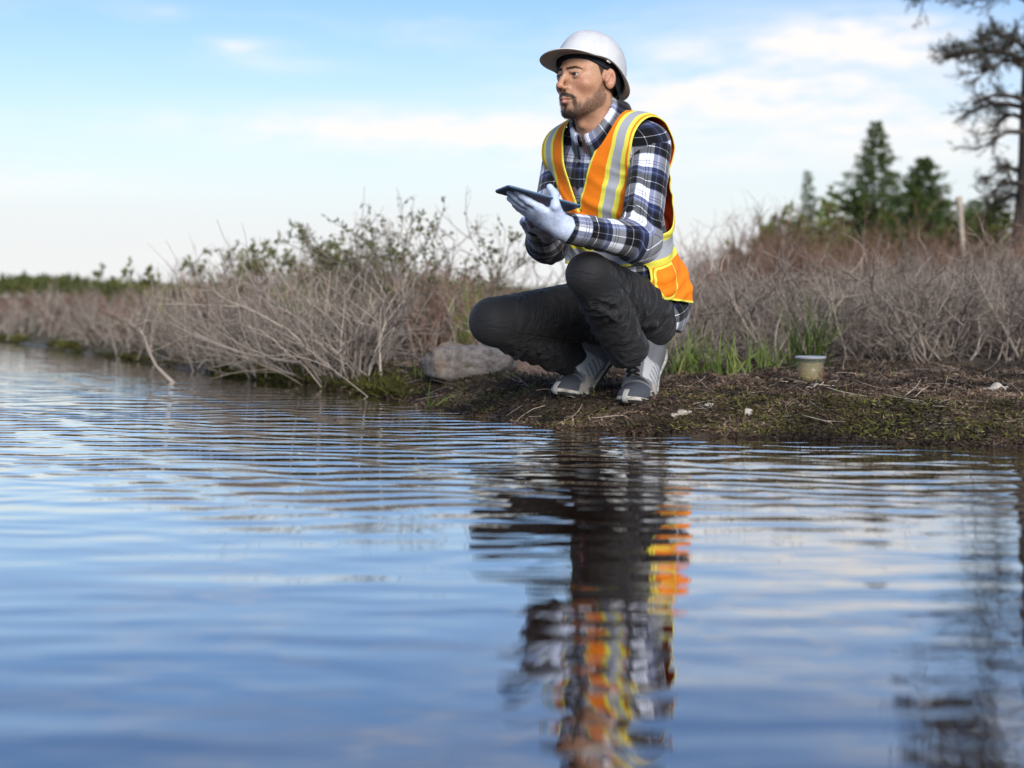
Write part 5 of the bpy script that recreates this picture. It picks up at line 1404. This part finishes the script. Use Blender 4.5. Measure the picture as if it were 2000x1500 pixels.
def build_vest():
    lo_ = np.minimum(np.minimum(shL, shR), pelvis) - [0.2, 0.2, 0.22]; hi_ = np.maximum(np.maximum(shL, shR), pelvis) + [0.2, 0.2, 0.15]
    V, Q = mesh_sdf(vest_base, lo_, hi_, 0.0048, 2)
    V0, Q0 = V, Q
    V, Q = clip_surface(V, Q, vest_cut)
    u, v, w = uvw(V).T
    m = Mat('hi_vis_fabric', rough=0.7, spec=0.2)
    OR, YE, SI = (0.95, 0.27, 0.010), (0.86, 0.80, 0.10), (0.40, 0.415, 0.45)
    OR2 = (0.93, 0.19, 0.012)
    base = m.mix(m.noise(m.pos(), 14, 2), OR, OR2)
    def band(att, ctr, s, y, base, ye=YE):
        d = m.math('ABSOLUTE', m.math('SUBTRACT', m.attr(att), ctr))
        base = m.mix(m.math('LESS_THAN', d, y), base, ye)
        return m.mix(m.math('LESS_THAN', d, s), base, SI), m.math('LESS_THAN', d, s)
    c, k1 = band('su', 0.0, 0.0140, 0.0270, base)
    c, k2 = band('sw', -0.158, 0.024, 0.045, c)
    c = m.mix(m.math('LESS_THAN', m.attr('edge'), 0.0062), c, YE)
    mesh_n = m.noise(m.pos(), 600, 1)
    m.set('Base Color', m.mix(0.2, c, m.mix(1.0, c, m.ramp(mesh_n, [(0.35, (0.55, 0.55, 0.55)), (0.65, (1.35, 1.35, 1.35))]), 'MULTIPLY')))
    m.set('Roughness', m.math('SUBTRACT', 0.72, m.math('MULTIPLY', m.math('MAXIMUM', k1, k2), 0.3)))
    weave(m, 500, 0.25)
    vest = add('safety_vest', mesh_np('safety_vest', V, Q, attrs={'su': np.abs(u) - (0.097 + 0.28 * np.clip(w, -0.12, 0.18)), 'sw': w, 'edge': -vest_cut(V)}), m.m, person, label='orange high visibility vest with silver and yellow bands')
    sm = vest.modifiers.new('thickness', 'SOLIDIFY'); sm.thickness = 0.003; sm.offset = -1; sm.material_offset = 1
    inn = Mat('vest_lining', rough=0.75, base=(0.90, 0.10, 0.02)); weave(inn, 500, 0.25); vest.data.materials.append(inn.m)
    # patch pocket with piped edge on the near hip
    def pc(p):
        u, v, w = uvw(p).T
        a = np.hypot((v + 0.035) / 1.0, (w + 0.245) * 0.72) - 0.048
        return np.maximum.reduce([a, w + 0.205, np.where(u > 0, -1.0, 1.0)])
    Vp, Qp = clip_surface(V0, Q0, pc)
    if len(Vp):
        e = 0.002
        g = norm(np.stack([vest_base(Vp + np.eye(3)[i] * e) - vest_base(Vp - np.eye(3)[i] * e) for i in range(3)], 1))
        bulge = np.clip(-pc(Vp) / 0.03, 0, 1)
        pm = Mat('pocket_fabric', rough=0.7, spec=0.2)
        pm.set('Base Color', pm.mix(pm.math('LESS_THAN', pm.attr('edge'), 0.007), pm.mix(pm.noise(pm.pos(), 30, 3), OR, OR2), YE)); weave(pm, 500, 0.25)
        o = add('pocket', mesh_np('pocket', Vp + g * (0.002 + 0.008 * bulge)[:, None], Qp, attrs={'edge': -pc(Vp)}), pm.m, vest)
        sm = o.modifiers.new('thickness', 'SOLIDIFY'); sm.thickness = 0.003; sm.offset = -1
build_vest()

# ---- trousers
def build_trousers():
    def leg(p, hip, kn, an, r, seed, hem):
        d1, t1 = s_cap(p, hip, kn, r[0], r[1], True); d2, t2 = s_cap(p, kn, an, r[2], r[3], True)
        d2 = np.minimum(d2, s_cap(p, an - (an - kn) * 0.25, an + (an - kn) * 0.12, r[3], r[3] * 1.08))
        tt, ph, L = limb_coord(p, hip, kn); tf, pf, Lf = limb_coord(p, kn, an)
        w1 = folds(tt, ph, L, 4.5, 0.8, seed) * (0.35 + 0.65 * smoothstep(0.6, 0.1, tt)) * (1 - 0.9 * smoothstep(0.68, 0.95, tt))
        w2 = folds(tf, pf, Lf, 6.5, 0.9, seed + 3) * smoothstep(0.0, 0.25, tf)
        g1 = 0.5 + 0.5 * np.sin(2 * np.pi * (tt * L / 0.042 + 0.7 * np.sin(ph + 0.6) + 0.8 * fbm(p * 9, 2, seed)))
        g2 = 0.5 + 0.5 * np.sin(2 * np.pi * (tf * Lf / 0.040 + 0.9 * np.sin(pf + 0.9) + 0.8 * fbm(p * 9 + 5, 2, seed + 1)))
        # knee cap stays taut, cloth bunches behind the knee and at the groin
        w1 = w1 + 0.55 * g1 ** 1.5 * (smoothstep(0.55, 0.75, tt) * smoothstep(0.96, 0.86, tt) * smoothstep(-0.2, -0.8, np.cos(ph)) + smoothstep(0.45, 0.2, tt))
        w2 = w2 + 0.6 * g2 ** 1.5 * smoothstep(0.10, 0.24, tf) * smoothstep(0.75, 0.45, tf)
        d1 = d1 - 0.011 * w1; d2 = d2 - 0.012 * w2
        d = smin(d1, d2, 0.014)
        ax = norm(an - kn)
        return smax(d, (p - an) @ ax + hem, 0.006)
    def sd(p):
        d = s_ell(p, pelvis - FWD * 0.005, (0.162, 0.128, 0.12))
        d = smin(d, s_ell(p, hipL - FWD * 0.03 - Z * 0.03, (0.085, 0.085, 0.085)), 0.05)
        d = smin(d, s_ell(p, hipR - FWD * 0.03 - Z * 0.03, (0.085, 0.085, 0.085)), 0.05)
        l = leg(p, hipL, knL, anL, (0.090, 0.063, 0.060, 0.062), 31, 0.050)
        r = leg(p, hipR, knR, anR, (0.098, 0.072, 0.069, 0.061), 37, -0.002)
        d = smin(d, l, 0.03); return smin(d, r, 0.02)
    pts = np.array([pelvis, knL, anL, knR, anR, hipL, hipR])
    V, Q = mesh_sdf(sd, pts.min(0) - 0.15, pts.max(0) + 0.16, 0.0052, 2)
    m = Mat('charcoal_trousers', rough=0.72, spec=0.25)
    n = m.noise(m.pos(), 420, 2, 0.7)
    m.set('Base Color', m.ramp(n, [(0.3, (0.011, 0.011, 0.0125)), (0.7, (0.020, 0.020, 0.022))]))
    m.set('Sheen Weight', 0.08); m.set('Sheen Roughness', 0.5)
    fv = m.attr('fold', True)
    f1 = m.noise(m.mapping(fv, (16, 5, 1)), 1.0, 3, 0.5, 1.0); f2 = m.noise(m.mapping(fv, (38, 9, 1), loc=(3, 9, 0)), 1.0, 2, 0.5, 1.0)
    f3 = m.noise(m.mapping(m.pos(), (9, 9, 30), (math.radians(12), math.radians(-14), 0)), 1.0, 3, 0.55, 0.8)
    rd = lambda f: m.math('POWER', m.math('SUBTRACT', 1.0, m.math('MULTIPLY', m.math('ABSOLUTE', m.math('SUBTRACT', f, 0.5)), 4.0), clamp=True), 1.5)
    msk = m.math('MULTIPLY', m.math('SUBTRACT', m.noise(m.pos(), 9, 2), 0.33, clamp=True), 4.0, clamp=True)
    cr = m.math('MULTIPLY', m.math('ADD', rd(f1), m.math('MULTIPLY', rd(f2), 0.14)), m.math('MULTIPLY', msk, m.attr('fmask')))
    cr = m.math('ADD', cr, m.math('MULTIPLY', rd(f3), 0.16))
    b = m.bump(cr, 1.0, 0.010)
    m.bump(n, 0.2, 0.0008, b)
    fold = np.zeros((len(V), 3)); best = np.full(len(V), 9.0); fm = np.zeros(len(V))
    for a_, b_, sg in ((hipL, knL, 0.0), (knL, anL, 1.0), (hipR, knR, 2.0), (knR, anR, 3.0)):
        dd = s_cap(V, a_, b_, 0.08); t_, ph_, L_ = limb_coord(V, a_, b_, -np.array([0.3, 1.0, 0.2])); mk = dd < best
        best = np.where(mk, dd, best); fold[mk] = np.stack([t_ * L_ + 0.25 * ph_ * 0.08 + sg * 3, ph_ * 0.08, np.full(len(V), sg)], 1)[mk]
        fm[mk] = (smoothstep(1.0, 0.8, t_) if sg in (0.0, 2.0) else smoothstep(0.0, 0.16, t_))[mk]
    tr = add('trousers', mesh_np('trousers', V, Q, attrs={'fold': fold, 'fmask': fm}), m.m, person, label='charcoal hiking trousers')
    # outseam stitched down the near leg
    return tr
build_trousers()

# ---- gloved hands
def build_hands():
    gm = Mat('nitrile_glove', rough=0.5, spec=0.4)
    n = gm.noise(gm.pos(), 35, 4)
    gm.set('Base Color', gm.ramp(n, [(0.3, (0.47, 0.55, 0.75)), (0.7, (0.62, 0.69, 0.84))]))
    gm.set('Subsurface Weight', 0.08); gm.set('Subsurface Radius', (0.004, 0.005, 0.008))
    wr = gm.noise(gm.mapping(gm.pos(), (1, 1, 1)), 110, 3, 0.6, 1.5)
    gm.bump(wr, 0.5, 0.004)
    def hand(wrist, fd, ts, label, curls, thumb, seed, spread=1.0):
        fd = norm(np.asarray(fd, float)); ts = norm(ts - (ts @ fd) * fd); pn = np.cross(ts, fd)
        if pn[2] < 0: pn = -pn                                   # palm side, up
        o = lambda f, t, n_: wrist + fd * f + ts * t + pn * n_
        chains = []
        for k, (t0, ln, r_) in enumerate(((0.030, 0.074, 0.0100), (0.0105, 0.083, 0.0102), (-0.0095, 0.078, 0.0098), (-0.028, 0.060, 0.0088))):
            cu = curls[k]; p0 = o(0.088 - 0.004 * abs(k - 1), t0, 0.0); d = fd.copy(); c = [p0]
            d = norm(fd + ts * (t0 * 1.6 * spread))
            for seg, fr in enumerate((0.46, 0.30, 0.24)):
                a = cu * (0.5, 1.0, 0.8)[seg]
                d = norm(d * math.cos(a) + pn * math.sin(a))
                c.append(c[-1] + d * ln * fr)
            chains.append((c, r_))
        th = [o(*q) for q in thumb]
        def f(p):
            q = (p - o(0.048, 0.0, -0.002)) @ np.stack([ts, fd, pn]).T
            d = s_ell(q, (0, 0.006, 0), (0.043, 0.056, 0.0185))
            d = smin(d, s_cap(p, o(-0.005, 0, 0), o(0.03, 0.0, 0), 0.031, 0.030), 0.02)
            d = smin(d, s_cap(p, o(0.085, 0.030, 0), o(0.080, -0.026, 0), 0.0115, 0.0105), 0.012)
            for c, r_ in chains:
                fgr = s_cap(p, c[0] - fd * 0.02, c[1], r_ * 1.08, r_)
                fgr = smin(fgr, s_cap(p, c[1], c[2], r_, r_ * 0.94), 0.004)
                fgr = smin(fgr, s_cap(p, c[2], c[3], r_ * 0.94, r_ * 0.78), 0.004)
                d = smin(d, fgr, 0.0045)
            tb = s_cap(p, th[0], th[1], 0.019, 0.0135); tb = smin(tb, s_cap(p, th[1], th[2], 0.0128, 0.0115), 0.006); tb = smin(tb, s_cap(p, th[2], th[3], 0.0115, 0.0092), 0.004)
            d = smin(d, tb, 0.012)
            # cuff of the glove, a little wider than the wrist
            d = smin(d, s_cap(p, o(-0.030, 0, 0), o(0.0, 0, 0), 0.0365, 0.033), 0.01)
            d = smax(d, -0.024 - (p - wrist) @ fd, 0.002)
            q2 = np.stack([(p - wrist) @ fd * 60, (p - wrist) @ ts * 22, (p - wrist) @ pn * 22], 1)
            d = d - 0.0016 * smoothstep(0.0, 0.6, vnoise(q2 + seed, seed)) * smoothstep(0.09, 0.05, (p - wrist) @ fd)
            return d
        pts = np.array([wrist] + [q for c, _ in chains for q in c] + th)
        V, Q = mesh_sdf(f, pts.min(0) - 0.05, pts.max(0) + 0.05, 0.0026, 2)
        return add('glove', mesh_np('glove', V, Q), gm.m, person, label=label)
    a = wrL + norm(wrL - elL) * 0.022
    hand(a, P(985, 378, 3.80) - P(1100, 440, 3.83), np.array([0.05, -0.88, 0.46]), 'pale blue gloved hand with thumb over the tablet',
         (0.10, 0.08, 0.06, 0.10), ((0.022, 0.024, 0.004), (0.050, 0.052, 0.014), (0.066, 0.058, 0.042), (0.084, 0.050, 0.060)), 4)
    b = wrR - norm(wrR - elR) * 0.035 - Z * 0.012 + np.array([0.022, 0.0, 0.0])
    hand(b, np.array([-0.16, -0.97, 0.10]), np.array([-0.95, 0.2, 0.0]), 'pale blue gloved hand supporting the tablet from below',
         (0.15, 0.15, 0.15, 0.2), ((0.022, 0.024, 0.002), (0.050, 0.050, 0.004), (0.072, 0.056, 0.012), (0.092, 0.052, 0.016)), 9)

    # tablet
    A = P(973, 372, 3.77); C = P(1126, 414, 3.84)
    ax = norm(A - C); n = norm(np.array([0.15, 0.11, 0.98])); n = norm(n - (n @ ax) * ax); bx = np.cross(n, ax)
    ctr = P(1050, 391, 3.80) + n * 0.004
    hx, hy, hz = 0.106, 0.058, 0.0034
    def slab(hx, hy, hz, r=0.012, off=0.0, k=6):
        an = []
        for cx, cy, a0 in ((hx - r, hy - r, 0), (-hx + r, hy - r, 90), (-hx + r, -hy + r, 180), (hx - r, -hy + r, 270)):
            for i in range(k + 1):
                t = math.radians(a0 + 90 * i / k); an.append((cx + r * math.cos(t), cy + r * math.sin(t)))
        an = np.array(an); m = len(an); rows = []
        for z_, s in ((-hz, 0.985), (-hz * 0.55, 1.0), (hz * 0.55, 1.0), (hz, 0.985)):
            q = an * s; rows.append(ctr + np.outer(q[:, 0], ax) + np.outer(q[:, 1], bx) + n * (z_ + off))
        V = np.concatenate(rows + [[ctr + n * (-hz + off)], [ctr + n * (hz + off)]])
        Fq = grid_faces(4, m); i = np.arange(m); j = (i + 1) % m
        return V, [Fq, np.concatenate([np.stack([j, i, np.full(m, 4 * m)], 1), np.stack([3 * m + i, 3 * m + j, np.full(m, 4 * m + 1)], 1)])]
    te = empty('tablet', tuple(ctr), label='dark blue cased tablet computer held in both gloved hands', cat='tablet')
    cm = Mat('navy_case', rough=0.45, base=(0.016, 0.036, 0.075), spec=0.4); cm.bump(cm.noise(cm.pos(), 600, 2), 0.15, 0.0005)
    V, Fc = slab(hx, hy, hz); add('case', mesh_np('case', V, Fc, smooth=False), cm.m, te)
    fm = Mat('steel_blue_rim', rough=0.4, base=(0.11, 0.21, 0.33), spec=0.5)
    V, Fc = slab(hx * 1.004, hy * 1.005, 0.0017, 0.012, hz * 0.55); add('rim', mesh_np('rim', V, Fc, smooth=False), fm.m, te)
    gm2 = Mat('dark_glass', rough=0.06, base=(0.01, 0.012, 0.015), spec=0.5)
    V, Fc = slab(hx * 0.95, hy * 0.93, 0.0006, 0.008, hz + 0.0006); add('screen', mesh_np('screen', V, Fc, smooth=False), gm2.m, te)
    V, Fc = lathe([(0.0002, 0.0), (0.0042, 0.0), (0.0048, -0.001), (0.0048, -0.002), (0.0002, -0.002)], 20)
    cc = ctr + ax * 0.088 + bx * 0.048 - n * hz
    add('camera_lens', mesh_np('camera_lens', cc + V @ np.stack([ax, bx, n]), Fc), gm2.m, te)
build_hands()

# ---- hiking shoes (local millimetres: x to the right, y to the toe, z up)
def build_shoes():
    um = Mat('shoe_upper', rough=0.75, spec=0.25)
    p = um.pos(); n = um.noise(p, 380, 3, 0.7)
    col = um.mix(um.math('MULTIPLY', n, 0.5), (0.12, 0.122, 0.135), (0.24, 0.24, 0.26))
    col = um.mix(um.attr('toe'), col, um.mix(n, (0.035, 0.040, 0.050), (0.075, 0.08, 0.095)))
    col = um.mix(um.attr('beige'), col, um.mix(n, (0.26, 0.235, 0.20), (0.38, 0.35, 0.305)))
    col = um.mix(um.attr('pale'), col, um.mix(n, (0.33, 0.335, 0.34), (0.46, 0.465, 0.47)))
    col = um.mix(um.attr('slit'), col, (0.03, 0.032, 0.038))
    um.set('Base Color', col); um.bump(n, 0.4, 0.0015)
    so = Mat('shoe_sole', rough=0.7); so.set('Base Color', so.ramp(so.noise(so.pos(), 60, 4), [(0.35, (0.22, 0.20, 0.165)), (0.65, (0.50, 0.47, 0.40))]))
    dk = Mat('shoe_rubber', rough=0.7, base=(0.028, 0.028, 0.030)); dk.bump(dk.noise(dk.pos(), 200, 3), 0.4, 0.002)
    lc = Mat('shoe_lace', rough=0.8, base=(0.016, 0.016, 0.018))
    bl = Mat('blue_lining', rough=0.7, base=(0.05, 0.30, 0.55))
    gy = Mat('toe_bumper', rough=0.6, base=(0.33, 0.32, 0.30))
    halfw = lambda y: np.interp(y, [-108, -95, -60, -10, 40, 90, 130, 155, 166], [4, 27, 35, 34, 42, 49, 42, 24, 3])
    mid = lambda y, s: s * np.interp(y, [-100, 0, 60, 110, 166], [0, -2, 2, 4, 0])
    def upper(q, s):
        x = q[:, 0] - mid(q[:, 1], s); q = np.stack([x, q[:, 1], q[:, 2]], 1)
        d = s_ell(q, (0, 92, 24), (47, 70, 34))
        d = smin(d, s_ell(q, (0, 20, 36), (40, 82, 44)), 24)
        d = smin(d, s_ell(q, (0, -58, 46), (35, 48, 52)), 24)
        d = smin(d, s_cap(q, (0, -50, 70), (0, -56, 112), 40, 41), 24)
        d = smin(d, s_cap(q, (0, 55, 52), (0, -25, 100), 21, 28), 16)
        d = smax(d, 14 - q[:, 2], 3)
        return smax(d, q[:, 2] - 122, 3)
    def shoe(ball_w, toe_dir, raise_deg, s, label, roll=0.0):
        e = empty('shoe', tuple(ball_w), label=label); e.parent = person; e.matrix_parent_inverse = Matrix.Translation(-person.location)
        fy = norm(np.array([toe_dir[0], toe_dir[1], 0.0])); fx = np.cross(fy, Z)
        B = 88.0; a = math.radians(raise_deg)
        def W(V):
            V = np.asarray(V, float).copy()
            t = smoothstep(B + 22, B - 34, V[:, 1]) * a
            # bend about the ball of the foot
            y = V[:, 1] - B; z = V[:, 2]
            yy = y * np.cos(t) + z * np.sin(t) * np.where(y < 0, 1, 1); zz = -y * np.sin(t) * (y < 0) + z * np.cos(t)
            V[:, 1], V[:, 2] = yy, zz
            V = V * 1.24 / 1000.0
            x = V[:, 0] * math.cos(roll) - V[:, 2] * math.sin(roll); z = V[:, 0] * math.sin(roll) + V[:, 2] * math.cos(roll)
            return ball_w + np.outer(x, fx) + np.outer(V[:, 1], fy) + np.outer(z, Z)
        def put(name, V, Fc, mat, smooth=True, attrs=None):
            me = mesh_np(name, W(V), Fc, smooth, attrs); o = bpy.data.objects.new(name, me); COL.objects.link(o); me.materials.append(mat)
            o.parent = e; o.matrix_parent_inverse = Matrix.Translation(-e.location); return o
        V, Q = mesh_sdf(lambda q: upper(q, s), (-60, -120, 8), (60, 175, 130), 2.6, 2)
        x = (V[:, 0] - mid(V[:, 1], s)) * s; y, z = V[:, 1], V[:, 2]       # x > 0 outer side
        toe = smoothstep(112, 117, y + 0.15 * z)
        beige = smoothstep(2, -2, np.abs(y - 84 + 0.45 * (z - 20)) - 40) * smoothstep(46, 42, z + 0.18 * (y - 84)) * smoothstep(10, 13, np.abs(x) - 0.10 * (120 - y))
        pale = smoothstep(2, -2, np.abs(y - 8 - 0.35 * z) - 30) * smoothstep(27, 31, z) * (np.abs(x) > 20) * smoothstep(96, 90, z)
        slit = pale * (np.abs(np.mod(y + 0.4 * z, 15) - 7.5) < 1.3) * (z > 32) * (z < 62)
        put('upper', V, Q, um.m, attrs={'toe': toe, 'beige': beige * 1.0, 'pale': pale, 'slit': slit.astype(float)})
        # midsole and dark tread
        ys = np.linspace(-107, 165, 70); hw = halfw(ys); mx = mid(ys, s)
        ol = np.concatenate([np.stack([mx + hw, ys], 1), np.stack([(mx - hw)[::-1], ys[::-1]], 1)]); k = len(ol)
        cen = np.array([0, 30.0])
        def ringz(sc, zf): q = (ol - cen) * sc + cen; return np.column_stack([q, zf(q[:, 1])])
        spring = lambda y: 9.0 * smoothstep(110, 168, y)
        prof = [(0.96, lambda y: 8 + spring(y)), (1.0, lambda y: 9 + spring(y)), (1.012, lambda y: 13 + spring(y)), (1.0, lambda y: 17.5 + spring(y) * 1.2), (0.92, lambda y: 19 + spring(y) * 1.2)]
        put('midsole', np.concatenate([ringz(a_, b_) for a_, b_ in prof]), grid_faces(len(prof), k), so.m)
        wav = lambda y: 2.2 * (np.mod(y, 22) < 9)
        prof = [(0.2, lambda y: 1 + spring(y)), (0.90, lambda y: 1.0 + spring(y) + wav(y)), (1.0, lambda y: 2.0 + spring(y) + wav(y)), (1.03, lambda y: 10.5 + spring(y)), (0.9, lambda y: 11 + spring(y))]
        put('tread', np.concatenate([ringz(a_, b_) for a_, b_ in prof]), grid_faces(len(prof), k), dk.m, False)
        # toe bumper strip
        path = np.array([(158, 2.5), (167, 7), (170.5, 13), (169, 20), (163, 28), (154, 35)], float); tq = np.linspace(0, 5, 12)
        Vt = [(x_, np.interp(t_, range(6), path[:, 0]) - 0.02 * x_ * x_, np.interp(t_, range(6), path[:, 1]) + 8.0) for t_ in tq for x_ in np.linspace(-6.5, 6.5, 7)]
        o = put('toe_bumper', np.array(Vt), grid_faces(12, 7, False), gy.m); sm = o.modifiers.new('thickness', 'SOLIDIFY'); sm.thickness = 0.004; sm.offset = 0
        # laces
        T = Tubes()
        def surf(x_, y_):
            z_ = 130.0
            for _ in range(120):
                if upper(np.array([[x_, y_, z_]]), s)[0] < 1.5: break
                z_ -= 1.0
            return np.array([x_, y_, z_ + 1.5])
        rowsy = [94, 80, 66, 52, 38, 24]
        for i in range(len(rowsy) - 1):
            for sg in (-1, 1):
                q = np.array([surf(mid(0, s) + sg * 17 * c_, rowsy[i] + (rowsy[i + 1] - rowsy[i]) * (1 - c_) / 2) for c_ in np.linspace(1, -1, 7)])
                T.add(q[None], [2.6], [2.6], [0.5], 6)
        me = T.mesh('lace'); co = np.zeros(len(me.vertices) * 3, np.float32); me.vertices.foreach_get('co', co); me.vertices.foreach_set('co', W(co.reshape(-1, 3)).astype(np.float32).ravel()); me.update()
        o = bpy.data.objects.new('lace', me); COL.objects.link(o); me.materials.append(lc.m); o.parent = e; o.matrix_parent_inverse = Matrix.Translation(-e.location)
        # blue collar lining and heel loop
        an = np.linspace(0, 2 * np.pi, 40, endpoint=False); rr = [(41, 117), (42.0, 120), (40, 122), (36, 120), (34, 112)]
        V = np.concatenate([np.column_stack([r_ * np.sin(an) * 0.97, -56 + r_ * np.cos(an), np.full(40, z_)]) for r_, z_ in rr])
        put('collar_lining', V, grid_faces(5, 40), bl.m)
    def gpt(px, py):
        lo_, hi_ = 3.6, 5.5
        for _ in range(40):
            d = (lo_ + hi_) / 2; x = (px - 1000) / F * d; y_ = HZ + F * (H - zat(x, d)) / d
            if y_ > py: lo_ = d
            else: hi_ = d
        return np.array([x, d, zat(x, d)])
    tl = gpt(1224, 799); dl = norm(np.array([-0.46, -0.89, 0.0]))
    shoe(tl - dl * 0.085 + Z * 0.004, dl, 40, -1, 'nearer grey hiking shoe seen toe on')
    trp = gpt(1090, 781); dr = norm(np.array([-0.72, -0.69, 0.0]))
    shoe(trp - dr * 0.085 + Z * 0.002, dr, 40, 1, 'farther grey hiking shoe pointing to the boulder, heel raised')
build_shoes()
